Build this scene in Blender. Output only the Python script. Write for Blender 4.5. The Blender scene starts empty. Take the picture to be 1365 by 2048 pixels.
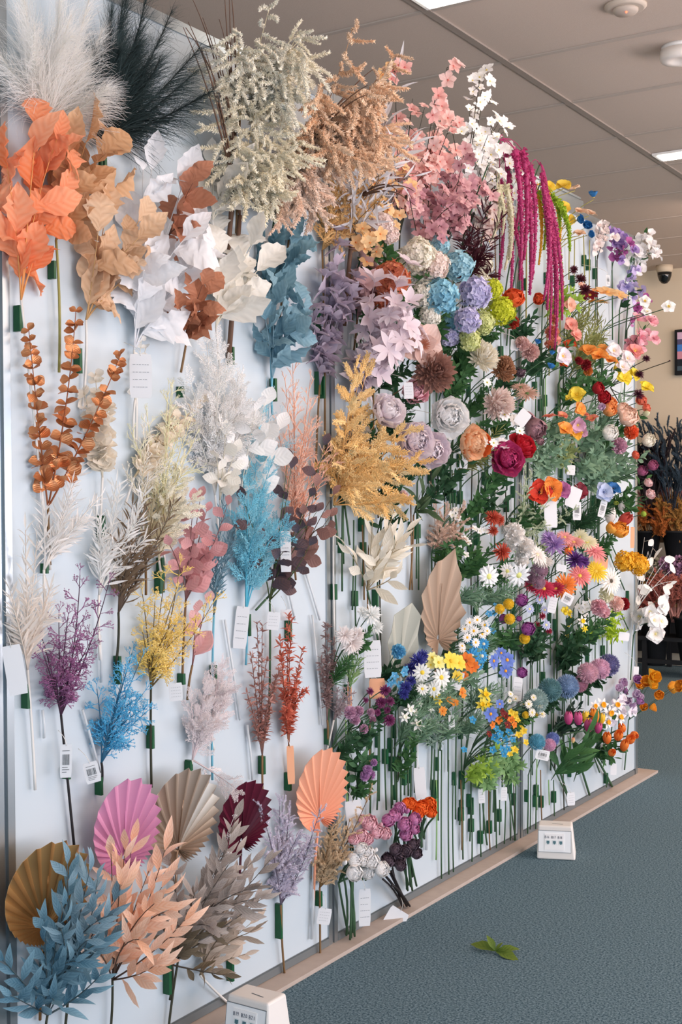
import bpy, math, random
import numpy as np
# ---------------------------------------------------------------- scene, camera, light
sc = bpy.context.scene
W_, H_ = 1365, 2048
FPX = 2560.0
YAW, PITCH, ROLL = math.radians(32.5), math.radians(1.1), -0.006
CAM = np.array([1.955, 0.0, 1.2967])
_fw = np.array([-math.sin(YAW)*math.cos(PITCH), math.cos(YAW)*math.cos(PITCH), -math.sin(PITCH)])
_r = np.array([math.cos(YAW), math.sin(YAW), 0.0]); _u = np.cross(_r, _fw)
RT = _r*math.cos(ROLL) + _u*math.sin(ROLL); UP = -_r*math.sin(ROLL) + _u*math.cos(ROLL)
from mathutils import Matrix, Vector
cd = bpy.data.cameras.new('camera'); cam = bpy.data.objects.new('camera', cd)
sc.collection.objects.link(cam); sc.camera = cam
cd.sensor_fit = 'VERTICAL'; cd.sensor_height = 36; cd.lens = 36*FPX/H_; cd.clip_start = .05
m = Matrix.Identity(4)
for i in range(3):
    m[i][0] = RT[i]; m[i][1] = UP[i]; m[i][2] = -_fw[i]; m[i][3] = CAM[i]
cam.matrix_world = m
sc.view_settings.view_transform = 'Standard'; sc.view_settings.look = 'None'
sc.view_settings.gamma = 1; sc.view_settings.use_curve_mapping = False
sc.view_settings.exposure = 0.18
def lin(h):
    h = h.lstrip('#'); o = []
    for i in (0, 2, 4):
        c = int(h[i:i+2], 16)/255; o.append(c/12.92 if c <= .04045 else ((c+.055)/1.055)**2.4)
    return tuple(o)
w = bpy.data.worlds.new('world'); sc.world = w; w.use_nodes = True
w.node_tree.nodes['Background'].inputs[0].default_value = (*lin('dbe2ea'), 1)
w.node_tree.nodes['Background'].inputs[1].default_value = 1.7
def area(name, loc, tgt, sx, sy, power, col):
    l = bpy.data.lights.new(name, 'AREA'); l.shape = 'RECTANGLE'; l.size = sx; l.size_y = sy
    l.energy = power; l.color = lin(col); o = bpy.data.objects.new(name, l); sc.collection.objects.link(o)
    o.location = loc; d = Vector(tgt)-Vector(loc); o.rotation_euler = d.to_track_quat('-Z', 'Y').to_euler(); return o
# daylight of the shop window behind the camera (cool), the ceiling lighting of the shop (warm)
area('shop_window_light', (3.4, -2.0, 0.9), (0.3, 3.6, 0.0), 2.4, 1.6, 16, '7fbcf0')
area('shop_window_light', (5.1, 4.4, 0.9), (0, 4.6, 0.2), 6.5, 1.4, 72, '68b6f4')
area('ceiling_fill', (5.1, 4.6, .7), (1.6, 5.4, 2.85), 7.0, 1.0, 170, 'ffdcc6')  # added warm fill aimed up to brighten the ceiling, not a real window
area('ceiling_lighting', (1.8, 2.2, 2.79), (0.6, 3.0, 0.6), 1.2, 2.0, 28, 'ffd9bc')
area('ceiling_lighting', (2.0, 5.2, 2.79), (0.8, 5.2, 0.6), 1.6, 2.6, 82, 'ffd6ba')
area('ceiling_lighting', (0.6, 7.9, 2.79), (-.4, 8.6, 0.9), 2.4, 1.0, 60, 'ffdcc4')
# ---------------------------------------------------------------- helpers
def ray(px, py):
    return _fw + RT*(px-W_/2)/FPX - UP*(py-H_/2)/FPX
def P(px, py, off=.03):
    d = ray(px, py); t = (off-CAM[0])/d[0]; return CAM + d*t
def onz(px, py, z):
    d = ray(px, py); return CAM + d*(z-CAM[2])/d[2]
def ony(px, py, y):
    d = ray(px, py); return CAM + d*(y/d[1])
def mpp(p): return float((np.asarray(p)-CAM)@_fw)/FPX
def nrm(a): a = np.asarray(a, float); return a/(np.linalg.norm(a, axis=-1, keepdims=True)+1e-9)
class MB:
    def __init__(s): s.v=[]; s.l=[]; s.z=[]; s.a=[]; s.m=[]; s.p=[]; s.n=0
    def raw(s, v, faces_idx, sizes, att, mi=0, ph=None):
        s.p.append(np.zeros(len(v)) if ph is None else ph); s.v.append(v); s.l.append(faces_idx+s.n); s.z.append(sizes); s.a.append(att); s.m.append(np.full(len(sizes), mi, np.int32)); s.n += len(v)
    def put(s, T, pos, Y, N, sc_, rng, mi=0, vr=.5, sx=None):
        """copies of template T: Y = direction, N = rough normal, sc_ = scales"""
        pos=np.atleast_2d(pos); K=len(pos); Y=nrm(np.broadcast_to(Y,(K,3))); N=np.broadcast_to(N,(K,3))
        X=nrm(np.cross(Y,N)); N=np.cross(X,Y); sc_=np.broadcast_to(np.asarray(sc_,float),(K,))
        v=T[0]; V=(v[None,:,0:1]*X[:,None]*(1 if sx is None else np.broadcast_to(sx,(K,))[:,None,None])+v[None,:,1:2]*Y[:,None]+v[None,:,2:3]*N[:,None])*sc_[:,None,None]+pos[:,None]
        nv=len(v); li=(T[1][None]+np.arange(K)[:,None]*nv).ravel()
        att=(T[3][None]*(1-vr)+rng.random((K,1))*vr).ravel()
        s.raw(V.reshape(-1,3), li, np.tile(T[2],K), att, mi, np.tile(T[4],K) if len(T)>4 else None)
    def tube(s, pts, r0, r1=None, n=5, mi=0, att=.5):
        pts=np.asarray(pts,float); r1=r0 if r1 is None else r1; k=len(pts)
        d=np.gradient(pts,axis=0); d=nrm(d); ref=np.array([0.31,.9,.2]) if abs(d[0][1])<.8 else np.array([1.,.1,.2])
        X=nrm(np.cross(d,ref)); Z=np.cross(X,d); r=np.linspace(r0,r1,k)[:,None,None]
        a=np.arange(n)*2*math.pi/n
        V=pts[:,None]+r*(np.cos(a)[None,:,None]*X[:,None]+np.sin(a)[None,:,None]*Z[:,None])
        f=[]; 
        for i in range(k-1):
            for j in range(n): f+=[i*n+j,i*n+(j+1)%n,(i+1)*n+(j+1)%n,(i+1)*n+j]
        f+=list(range(n))[::-1]; f+=[(k-1)*n+j for j in range(n)]
        s.raw(V.reshape(-1,3), np.array(f), np.array([4]*((k-1)*n)+[n,n]), np.full(k*n,att), mi); return s
    def box(s, lo, hi, mi=0, taper=0):
        x0,y0,z0=lo; x1,y1,z1=hi; t=taper
        v=np.array([(x0,y0,z0),(x1,y0,z0),(x1,y1,z0),(x0,y1,z0),(x0+t,y0+t,z1),(x1-t,y0+t,z1),(x1-t,y1-t,z1),(x0+t,y1-t,z1)],float)
        f=np.array([3,2,1,0,4,5,6,7,0,1,5,4,1,2,6,5,2,3,7,6,3,0,4,7]); s.raw(v,f,np.full(6,4),np.full(8,.5),mi); return s
    def poly(s, v, faces, mi=0, att=.5):
        s.raw(np.asarray(v,float), np.array([i for f in faces for i in f]), np.array([len(f) for f in faces]), np.full(len(v),att) if np.isscalar(att) else np.asarray(att), mi); return s
    def lathe(s, prof, c=(0,0,0), n=16, mi=0, ax='z', att=.5):
        V=[]; k=len(prof)
        for r,z in prof:
            for j in range(n):
                a=2*math.pi*j/n; x,y=r*math.cos(a),r*math.sin(a)
                V.append((x+c[0],y+c[1],z+c[2]) if ax=='z' else (z+c[0],x+c[1],y+c[2]))
        f=[[i*n+j,i*n+(j+1)%n,(i+1)*n+(j+1)%n,(i+1)*n+j] for i in range(k-1) for j in range(n)]
        f+=[list(range(n))[::-1],[(k-1)*n+j for j in range(n)]]
        return s.poly(V,f,mi,att)
    def build(s, name, mats, parent=None, origin=(0,0,0), clampx=None, smooth=True):
        me=s.mesh(name,mats,origin,clampx,smooth); return link(name, me, parent, origin)
    def mesh(s, name, mats, origin=(0,0,0), clampx=None, smooth=True):
        v=np.concatenate(s.v).astype(np.float32)
        if clampx is not None:   # foliage presses flat against the panel
            x=v[:,0]; low=x<clampx; x[low]=clampx+.012*(1-np.exp((x[low]-clampx)*12))
        v=v-np.asarray(origin,np.float32)
        l=np.concatenate(s.l).astype(np.int32); z=np.concatenate(s.z).astype(np.int32)
        me=bpy.data.meshes.new(name); me.vertices.add(len(v)); me.vertices.foreach_set('co',v.ravel())
        me.loops.add(len(l)); me.loops.foreach_set('vertex_index',l)
        me.polygons.add(len(z)); me.polygons.foreach_set('loop_start',np.concatenate([[0],np.cumsum(z)[:-1]]).astype(np.int32)); me.polygons.foreach_set('loop_total',z)
        me.polygons.foreach_set('material_index',np.concatenate(s.m).astype(np.int32)); me.update(calc_edges=True)
        me.polygons.foreach_set('use_smooth',np.full(len(z),bool(smooth)))
        at=me.attributes.new('tone','FLOAT','POINT'); at.data.foreach_set('value',np.concatenate(s.a).astype(np.float32))
        ph=np.concatenate(s.p).astype(np.float32)
        if ph.any(): me.attributes.new('vein','FLOAT','POINT').data.foreach_set('value',ph)
        for mt in (mats if isinstance(mats,(list,tuple)) else [mats]): me.materials.append(mt)
        return me
def link(name, me, parent=None, loc=(0,0,0)):
    o=bpy.data.objects.new(name, me); sc.collection.objects.link(o)
    if parent is not None:
        o.parent=parent; o.location=Vector(loc)-wl(parent)
    else: o.location=loc
    return o
_W={}
def wl(o):
    v=Vector(o.location)
    while o.parent: o=o.parent; v=v+Vector(o.location)
    return v
def thing(name, label, cat, loc=(0,0,0), group=None):
    o=link(name, None, None, loc); o.empty_display_size=.02; o['label']=label; o['category']=cat
    if group: o['group']=group
    return o
def tag(o, label, cat, group=None):
    o['label']=label; o['category']=cat
    if group: o['group']=group
    return o
def struct(name, mb, mats, smooth=False):
    o=mb.build(name, mats, smooth=smooth); o['kind']='structure'; return o
# ---------------------------------------------------------------- materials
MATS={}
def mat(ca, cb=None, rough=.6, trans=.22, metal=0., nz=0, bump=0, emit=0, spec=.3, coat=0):
    cb=cb or ca; key=(ca,cb,rough,trans,metal,nz,bump,emit,spec,coat)
    if key in MATS: return MATS[key]
    m=bpy.data.materials.new('m_'+ca); m.use_nodes=True; nt=m.node_tree; N=nt.nodes; L=nt.links
    b=N['Principled BSDF']; out=N['Material Output']
    b.inputs['Roughness'].default_value=rough; b.inputs['Metallic'].default_value=metal; b.inputs['Specular IOR Level'].default_value=spec
    b.inputs['Coat Weight'].default_value=coat
    mx=N.new('ShaderNodeMix'); mx.data_type='RGBA'; mx.inputs[6].default_value=(*lin(ca),1); mx.inputs[7].default_value=(*lin(cb),1)
    if ca!=cb or nz==0:
        at=N.new('ShaderNodeAttribute'); at.attribute_name='tone'; L.new(at.outputs['Fac'],mx.inputs[0])
    if ca!=cb and nz==0:
        ve=N.new('ShaderNodeAttribute'); ve.attribute_name='vein'; mm=N.new('ShaderNodeMath'); mm.operation='MULTIPLY'; mm.inputs[1].default_value=6.2832; L.new(ve.outputs['Fac'],mm.inputs[0])
        si=N.new('ShaderNodeMath'); si.operation='SINE'; L.new(mm.outputs[0],si.inputs[0]); ma=N.new('ShaderNodeMath'); ma.operation='MULTIPLY_ADD'; ma.inputs[1].default_value=.10; L.new(si.outputs[0],ma.inputs[0]); L.new(at.outputs['Fac'],ma.inputs[2]); L.new(ma.outputs[0],mx.inputs[0])
        bp=N.new('ShaderNodeBump'); bp.inputs['Strength'].default_value=.25; bp.inputs['Distance'].default_value=.001; L.new(si.outputs[0],bp.inputs['Height']); L.new(bp.outputs[0],b.inputs['Normal'])
    if nz:
        tc=N.new('ShaderNodeTexCoord'); no=N.new('ShaderNodeTexNoise'); no.inputs['Scale'].default_value=nz; no.inputs['Detail'].default_value=4
        L.new(tc.outputs['Object'],no.inputs['Vector']); L.new(no.outputs['Fac'],mx.inputs[0])
        if bump:
            bp=N.new('ShaderNodeBump'); bp.inputs['Strength'].default_value=bump; bp.inputs['Distance'].default_value=.002; L.new(no.outputs['Fac'],bp.inputs['Height']); L.new(bp.outputs[0],b.inputs['Normal'])
    L.new(mx.outputs[2],b.inputs['Base Color'])
    if emit: b.inputs['Emission Color'].default_value=(*lin(ca),1); b.inputs['Emission Strength'].default_value=emit
    if trans:
        t=N.new('ShaderNodeBsdfTranslucent'); L.new(mx.outputs[2],t.inputs[0]); ms=N.new('ShaderNodeMixShader'); ms.inputs[0].default_value=trans
        L.new(b.outputs[0],ms.inputs[1]); L.new(t.outputs[0],ms.inputs[2]); L.new(ms.outputs[0],out.inputs[0])
    MATS[key]=m; return m
GREEN=('2f5a36','4f7d45'); DGREEN=('1f3f2a','35603c'); SAGE=('6f9478','8fae90'); LIME=('86a83a','a8c850')
TAPE=mat('12462a','1d5c36',rough=.35,trans=0,nz=60,bump=.5)
WHITE=mat('f2f2f0',trans=0,rough=.5)
STEM={'g':mat('34543a','48684a',trans=0),'d':mat('2e3328','40402f',trans=0),'b':mat('6d5335','8a6c48',trans=0),'w':mat('e9e6e0','d8d8d4',trans=0),
 'y':mat('8f8a4a','a39c5c',trans=0),'t':mat('5aa6c0','7ab8cc',trans=0),'l':mat('7fae6a','99c07c',trans=0),'k':mat('1c1a1d','2c2a2c',trans=0)}
# ---------------------------------------------------------------- the room
def plane(pts): return MB().poly(pts,[list(range(len(pts)))])
CZ=2.85; BY=9.05
carpet=mat('2b4654','7d95a0',rough=.95,trans=0,nz=0,spec=.05)
nt=carpet.node_tree; mx=[n for n in nt.nodes if n.type=='MIX'][0]
for l in list(mx.inputs[0].links): nt.links.remove(l)
tc=nt.nodes.new('ShaderNodeTexCoord'); n1=nt.nodes.new('ShaderNodeTexNoise'); n1.inputs['Scale'].default_value=170; n1.inputs['Detail'].default_value=4; n1.inputs['Roughness'].default_value=.8
rp=nt.nodes.new('ShaderNodeMapRange'); rp.inputs[1].default_value=.40; rp.inputs[2].default_value=.62
nt.links.new(tc.outputs['Object'],n1.inputs['Vector']); nt.links.new(n1.outputs['Fac'],rp.inputs[0]); nt.links.new(rp.outputs[0],mx.inputs[0])
bp=nt.nodes.new('ShaderNodeBump'); bp.inputs['Strength'].default_value=.5; bp.inputs['Distance'].default_value=.004; nt.links.new(n1.outputs['Fac'],bp.inputs['Height']); nt.links.new(bp.outputs[0],nt.nodes['Principled BSDF'].inputs['Normal'])
struct('floor', MB().box((-4,-2.2,-.05),(5.2,BY+.1,0)), carpet)
tile=mat('c2b3a6','d0c1b5',rough=.9,trans=0,nz=350,bump=.25,spec=.1)
struct('ceiling', MB().box((-4,-2.2,CZ),(5.2,BY+.1,CZ+.05)), tile)
g=MB()
for k in range(-4,5):
    x=-.057+1.2*k
    if -4<x<5.2: g.box((x-.014,-2.2,CZ-.007),(x+.014,BY,CZ-.0002))
struct('trim_1', g, mat('9a9087',rough=.6,trans=0))
g=MB()
for k in range(-9,10):
    y=3.70+.6*k
    if -2.2<y<BY: g.box((-4,y-.010,CZ-.005),(5.2,y+.010,CZ-.0001))
struct('trim_2', g, mat('b8ada3',rough=.6,trans=0))
cream=mat('cfc4ae','d6ccb8',rough=.8,trans=0,nz=3,spec=.1)
struct('wall_back', MB().box((-4.1,BY,0),(5.3,BY+.1,CZ)), cream)
struct('wall_left', MB().box((-4.1,-2.2,0),(-4,BY,CZ)), cream)
# dropped bulkhead behind the panels
struct('trim_3', MB().box((-2.4,7.5,2.55),(-1.62,BY-.01,CZ-.006)), cream)
# display partition: white panels in aluminium rails
alu=mat('9aa3a8','b4bcc0',rough=.28,trans=0,metal=.85,nz=8)
panel=mat('c2cfd7','bccad2',rough=.38,trans=0,nz=5,spec=.45)
YP=[.60,1.80,3.01,4.27,5.506]; ZB,ZT=.035,2.385
for i in range(4):
    struct('wall_panel', MB().box((-.045,YP[i]+.016,ZB),(0,YP[i+1]-.016,ZT)), panel)
for y in YP:
    e = y>5.4
    o=MB()
    if e: o.box((-.05,y-.016,.0),(.006,y+.012,2.4))
    else:
        o.box((-.05,y-.024,.0),(.004,y-.005,2.4)); o.box((-.05,y-.006,.0),(-.004,y+.006,2.4)); o.box((-.05,y+.005,0),(.004,y+.024,2.4))
    struct('trim_4', o, alu)
for i in range(4):
    a,b=YP[i]+.024,YP[i+1]-.024
    struct('trim_5', MB().box((-.05,a,2.372),(.005,b,2.4)), alu)
    struct('trim_6', MB().box((-.05,a,.012),(.005,b,.032)).box((-.05,a,.032),(-.001,b,.05)), mat('7d8588',rough=.4,trans=0,metal=.5))
struct('baseboard_left', MB().box((-.12,.5,0),(.065,5.62,.011)), mat('b9aca2','a89b92',rough=.8,trans=0,nz=30))
# ceiling lights, detectors, camera, screen
def clight(px,py,x0,x1,dy,label):
    p=onz(px,py,CZ); t=thing('ceiling_light',label,'light',(p[0],p[1],CZ))
    MB().box((p[0]+x0-.02,p[1]-dy-.02,CZ-.012),(p[0]+x1+.02,p[1]+dy+.02,CZ-.002)).build('frame',WHITE,t,(p[0],p[1],CZ),smooth=False)
    MB().box((p[0]+x0,p[1]-dy,CZ-.018),(p[0]+x1,p[1]+dy,CZ-.012)).build('diffuser',mat('fff6ea',trans=0,emit=9),t,(p[0],p[1],CZ),smooth=False)
clight(1322,311,0,1.1,.045,'bright strip ceiling light at the right, above the cream back wall')
clight(845,-3,0,1.1,.05,'bright strip ceiling light at the top edge above the flower wall')
p=onz(1252,10,CZ); t=thing('smoke_detector','round flush ceiling sensor with a small red light','detector',tuple(p))
rr=42*mpp(p)
MB().lathe([(rr,0),(rr,-.006),(rr*.86,-.014),(rr*.84,-.014)],tuple(p),32).build('rim',mat('c9bcae',trans=0),t,tuple(p))
MB().lathe([(rr*.6,-.012),(rr*.6,-.02),(rr*.5,-.028),(.001,-.03)],tuple(p),28).build('sensor_cover',mat('bfb2a6',trans=0),t,tuple(p))
MB().lathe([(.003,-.028),(.003,-.033),(.001,-.034)],tuple(p+np.array([0.01,-.02,0])),8).build('indicator_light',mat('ff5a3c',trans=0,emit=4),t,tuple(p))
p=onz(1362,104,CZ-.02); p[2]=CZ; t=thing('smoke_alarm','white round smoke alarm with handwritten 1/38 on its side, right edge of ceiling','detector',tuple(p))
rr=40*mpp(p)
MB().lathe([(rr*.94,0),(rr*.94,-.014)],tuple(p),32).build('mounting_ring',WHITE,t,tuple(p))
MB().lathe([(rr,-.016),(rr,-.045),(rr*.93,-.052),(rr*.5,-.053),(rr*.45,-.049),(.001,-.049)],tuple(p),36).build('housing',mat('ece6df',trans=0),t,tuple(p))
p=onz(1330,531,CZ); p[2]=CZ; t=thing('dome_camera','dark dome security camera hanging at the top of the cream wall','camera',tuple(p))
rr=23*mpp(p)*.62
MB().lathe([(rr*1.15,0),(rr*1.15,-.03),(rr,-.05)],tuple(p),28).build('housing',mat('c9bda8',trans=0),t,tuple(p))
MB().lathe([(rr,-.05),(rr*.95,-.075),(rr*.75,-.105),(rr*.4,-.125),(.001,-.13)],tuple(p),28).build('dome',mat('15181a',rough=.08,trans=0,spec=.6),t,tuple(p))
a=ony(1351,660,BY-.03); b=ony(1400,748,BY-.03); t=thing('wall_screen','black framed screen hung on the cream wall at the right edge','screen',(a[0],BY-.03,b[2]))
MB().box((a[0],BY-.04,b[2]),(b[0]+.2,BY-.001,a[2])).build('frame',mat('14161a',trans=0,rough=.4),t,(a[0],BY-.03,b[2]),smooth=False)
o=MB(); x0,x1,z0,z1=a[0]+.02,b[0]+.18,b[2]+.03,a[2]-.02; hh=z1-z0
for i,(f0,f1,c) in enumerate(((.0,.12,0),(.12,.3,1),(.3,.5,2),(.5,.68,3),(.68,.82,1),(.82,1,4))): o.box((x0,BY-.043,z0+hh*f0),(x1,BY-.0405,z0+hh*f1),i)
o.build('display',[mat(c,trans=0,rough=.2,emit=.25) for c in ('3c4a52','1c2026','b07a88','3f6fae','4a4660','b59ab0')],t,(a[0],BY-.03,b[2]),smooth=False)
tag(MB().box((-.14,4.32,2.40),(-.03,4.98,2.462)).box((-.145,4.36,2.462),(-.025,4.94,2.47)).build('rail_cap',alu,smooth=False),'silver metal channel lying on the wall top behind the hanging amaranth','channel')
# ---------------------------------------------------------------- templates (unit length along +Y, normal +Z)
def T_leaf(wd=.4, ns=6, curl=.3, fold=.18, serr=0, peak=.4, tip=1.0, wave=0, notch=0):
    v=[];a=[]
    for i in range(ns+1):
        t=i/ns; 
        h=(t/peak)**.75 if t<peak else max(0,1-((t-peak)/(1-peak))**(1.6/tip))
        if i==0: h=.07
        h=max(h,.02)*wd/2*(1+(serr if i%2 else -serr) if 0<i<ns else 1)
        ang=curl*t; y=math.sin(ang)/curl*1. if abs(curl)>1e-3 else t; z=-(1-math.cos(ang))/curl if abs(curl)>1e-3 else 0
        wv=wave*math.sin(i*2.3)
        v+=[(-h,y,z+h*fold*2+wv*h),(0,y+(0 if i<ns else -notch),z),(h,y,z+h*fold*2-wv*h)]; a+=[t,t*.8,t]
    f=[]
    for i in range(ns):
        b=3*i; f+=[b,b+1,b+4,b+3,b+1,b+2,b+5,b+4]
    ph=np.array([[t_*6-1.7,t_*6,t_*6-1.7] for t_ in np.linspace(0,1,ns+1)]).ravel() if ns>=5 else np.zeros(3*ns+3)
    return (np.array(v,float),np.array(f),np.full(2*ns,4),np.array(a,float),ph)
def T_petal(wd=.9, ns=4, nc=4, cup=.5, curl=.4, peak=.62, frill=0, rip=0, base=.12):
    v=[];a=[]
    for i in range(ns+1):
        t=i/ns; h=base+(1-base)*math.sin(min(1,t/peak)*math.pi/2) if t<peak else math.sqrt(max(0,1-((t-peak)/(1-peak+.0))**2*.86))
        h*=wd/2
        y=math.sin(curl*t)/curl if abs(curl)>1e-3 else t; z=-(1-math.cos(curl*t))/curl if abs(curl)>1e-3 else 0
        for j in range(nc+1):
            u=j/nc*2-1; vv=0
            if t>.5: vv=frill*math.sin(j*2.9+i)*(t-.4)
            yy=y*(1-.10*u*u*t)+rip*(t>.9)*math.cos(j*math.pi)*.05
            v.append((u*h,yy,z+cup*(u*u)*h+vv)); a.append(t)
    f=[]
    for i in range(ns):
        for j in range(nc):
            b=i*(nc+1)+j; f+=[b,b+1,b+nc+2,b+nc+1]
    ph=np.array([(j/nc*2-1)*3.5 for i in range(ns+1) for j in range(nc+1)])
    return (np.array(v,float),np.array(f),np.full(ns*nc,4),np.array(a,float),ph if nc>=4 else ph*.7)
def T_merge(*ts):
    v=[];f=[];z=[];a=[];n=0
    for t in ts:
        t=t[:4]; v.append(t[0]);f.append(t[1]+n);z.append(t[2]);a.append(t[3]);n+=len(t[0])
    return tuple(np.concatenate(q) for q in (v,f,z,a))
def ribbon(p0,p1,w0,w1,a0=.5,a1=.5,z=None):
    """three-sided little rod between two points"""
    p0=np.array(p0,float);p1=np.array(p1,float);d=nrm(p1-p0);x=nrm(np.cross(d,[.2,.13,1.]));y=np.cross(d,x)
    v=[p0+(x*math.cos(q)+y*math.sin(q))*w0 for q in (0,2.09,4.19)]+[p1+(x*math.cos(q)+y*math.sin(q))*w1 for q in (0,2.09,4.19)]
    return (np.array(v),np.array([0,1,4,3,1,2,5,4,2,0,3,5]),np.full(3,4),np.array([a0]*3+[a1]*3))
def T_coral(seed, w=.014, depth=4, spread=.75, n0=3, shrink=.62, knob=0):
    r=random.Random(seed); parts=[]
    def go(p,d,l,k):
        q=p+d*l; parts.append(ribbon(p,q,w*(.5+.22*k),w*(.5+.22*max(0,k-1)),1-k/depth,1-(k-1)/depth))
        if k<=0:
            if knob: parts.append(ribbon(q,q+d*w*2.4,w*1.7,w*.6,1,1))
            return
        for i in range(2 if k<depth else n0):
            dd=nrm(d+np.array([r.uniform(-1,1),r.uniform(-.3,.5),r.uniform(-1,1)])*spread)
            go(p+d*l*r.uniform(.55,1),dd,l*shrink*r.uniform(.8,1.2),k-1)
    go(np.zeros(3),np.array([0,1.,0]),.42,depth); return T_merge(*parts)
def T_fern(seed, n=9, w=.016, ang=.7, ln=.34, sub=1):
    r=random.Random(seed); parts=[ribbon((0,0,0),(0,1,0),w,w*.4,.3,.6)]
    for i in range(n):
        t=.12+.85*i/n
        for s in (-1,1):
            l=ln*(1-.55*t)*r.uniform(.8,1.15); a=ang*r.uniform(.85,1.15); d=np.array([s*math.sin(a),math.cos(a),r.uniform(-.35,.35)])
            p=np.array([0,t,0]); q=p+d*l; parts.append(ribbon(p,q,w,w*.55,.4,1))
            if sub:
                for k in (.45,.75):
                    for s2 in (-1,1):
                        a2=a+s2*.6; d2=np.array([s*math.sin(a2),math.cos(a2),r.uniform(-.4,.4)]); parts.append(ribbon(p+d*l*k,p+d*l*k+d2*l*.33,w*.9,w*.5,.6,1))
    return T_merge(*parts)
def T_plume(seed, n=170, w=.026, ln=.17, ang=.6, droop=.45):
    """fuzzy grass panicle"""
    r=random.Random(seed); parts=[]; pts=[np.array([0,t*(1-.12*t),-droop*.8*t*t]) for t in np.linspace(0,1,6)]
    for i in range(5): parts.append(ribbon(pts[i],pts[i+1],w*1.1,w*.8,.6,.8))
    for i in range(n):
        t=(i+.5)/n; k=min(4,int(t*5)); p=pts[k]+(pts[k+1]-pts[k])*(t*5-k); az=r.uniform(0,6.28); a=ang*r.uniform(.6,1.4); l=ln*(1-.6*abs(t-.35))*r.uniform(.6,1.2)
        d=np.array([math.sin(a)*math.cos(az),math.cos(a),math.sin(a)*math.sin(az)]); parts.append(ribbon(p,p+d*l,w,w*.35,.3,1))
    return T_merge(*parts)
def T_hair(curl=1.1, w=.004, ns=5):
    v=[];a=[];f=[]
    for i in range(ns+1):
        t=i/ns; y=math.sin(curl*t)/curl; z=-(1-math.cos(curl*t))/curl; h=w*(1-.8*t)+.0004; v+=[(-h,y,z),(h,y,z+h*.6)]; a+=[t,t]
    for i in range(ns): f+=[2*i,2*i+1,2*i+3,2*i+2]
    return (np.array(v,float),np.array(f),np.full(ns,4),np.array(a,float))
def T_whorl(leaf, n=6, tilt=.5):
    parts=[]
    for i in range(n):
        az=2*math.pi*i/n+.2*(i%2); c,s=math.cos(az),math.sin(az); ct,st=math.cos(tilt),math.sin(tilt)
        # leaf dir in plane, lifted; axis = +Y
        L=np.array([c*ct,st,s*ct]); Nn=np.array([-c*st,ct,-s*st]); X=np.cross(L,Nn); v=leaf[0]
        parts.append((v[:,0:1]*X+v[:,1:2]*L+v[:,2:3]*Nn,leaf[1],leaf[2],leaf[3]))
    return T_merge(*parts)
LF_BROAD=[T_leaf(.54,11,.8,.22,.05,.40,1.0,.18),T_leaf(.66,11,1.5,.05,.07,.42,.95,.3),T_leaf(.54,11,-1.0,.4,.07,.36,1.05,.25),T_leaf(.6,11,.4,.35,.08,.42,1.0,.3)]
LF_LANCE=[T_leaf(.27,7,.5,.2,0,.38,.9,.05),T_leaf(.31,7,-.35,.15,0,.42,.85,.1),T_leaf(.24,7,.9,.2,0,.35,.9)]
LF_NEEDLE=[T_leaf(.12,4,.5,.2),T_leaf(.14,4,-.4,.2),T_leaf(.10,4,1.0,.2)]
LF_BLADE=[T_leaf(.13,6,.7,.3),T_leaf(.15,6,-.3,.3),T_leaf(.11,6,1.0,.3)]
LF_ROUND=[T_petal(.98,5,4,.25,.35,.55,base=.2),T_petal(1.05,5,4,.4,-.3,.5,base=.2)]
LF_OVAL=[T_leaf(.66,9,.5,.12,0,.45,.68,.05),T_leaf(.74,9,-.5,.12,0,.48,.66,.08)]
LF_SMALL=[T_leaf(.42,4,.4,.2),T_leaf(.36,4,-.4,.2)]
LF_GREEN=[T_leaf(.48,6,.6,.2,.03,.4),T_leaf(.42,6,-.3,.2,.03,.42)]
LF_LOBE=[T_merge(T_leaf(.5,6,.4,.15,.08),*[ (lambda L,a:(np.stack([L[0][:,0]*math.cos(a)+L[0][:,1]*math.sin(a),-L[0][:,0]*math.sin(a)+L[0][:,1]*math.cos(a)+.12,L[0][:,2]],1),)+L[1:])(T_leaf(.3,5,.4,.1,.06),a) for a in (-.8,.8)])]
LF_FERN=[T_fern(3,6,.016,.6,.35,0),T_fern(5,7,.014,.55,.4,0)]
CORAL=[T_coral(i,w=.018,knob=1) for i in range(4)]; CORALF=[T_coral(10+i,w=.015,depth=4,spread=.6,n0=3,shrink=.6) for i in range(4)]
FERN=[T_fern(i,9) for i in range(3)]; FERNK=[T_fern(20+i,9,.025,.5,.34,1) for i in range(3)]
PLUME=[T_plume(i) for i in range(3)]; PLUMES=[T_plume(30+i,90,.022,.2,.8,.5) for i in range(3)]
HAIR=[T_hair(1.1,.006),T_hair(.6,.006),T_hair(1.5,.006)]
WHORL=[T_whorl(T_leaf(.52,5,.35,.15,0,.5,.85),6,.45),T_whorl(T_leaf(.52,5,.2,.15,0,.5,.85),5,.7),T_whorl(T_leaf(.4,5,.5,.15,0,.5,.85),7,.25)]
WILLOW=[T_whorl(T_leaf(.34,3,.3,.2),4,.7),T_whorl(T_leaf(.3,3,.5,.2),3,.9)]
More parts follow.
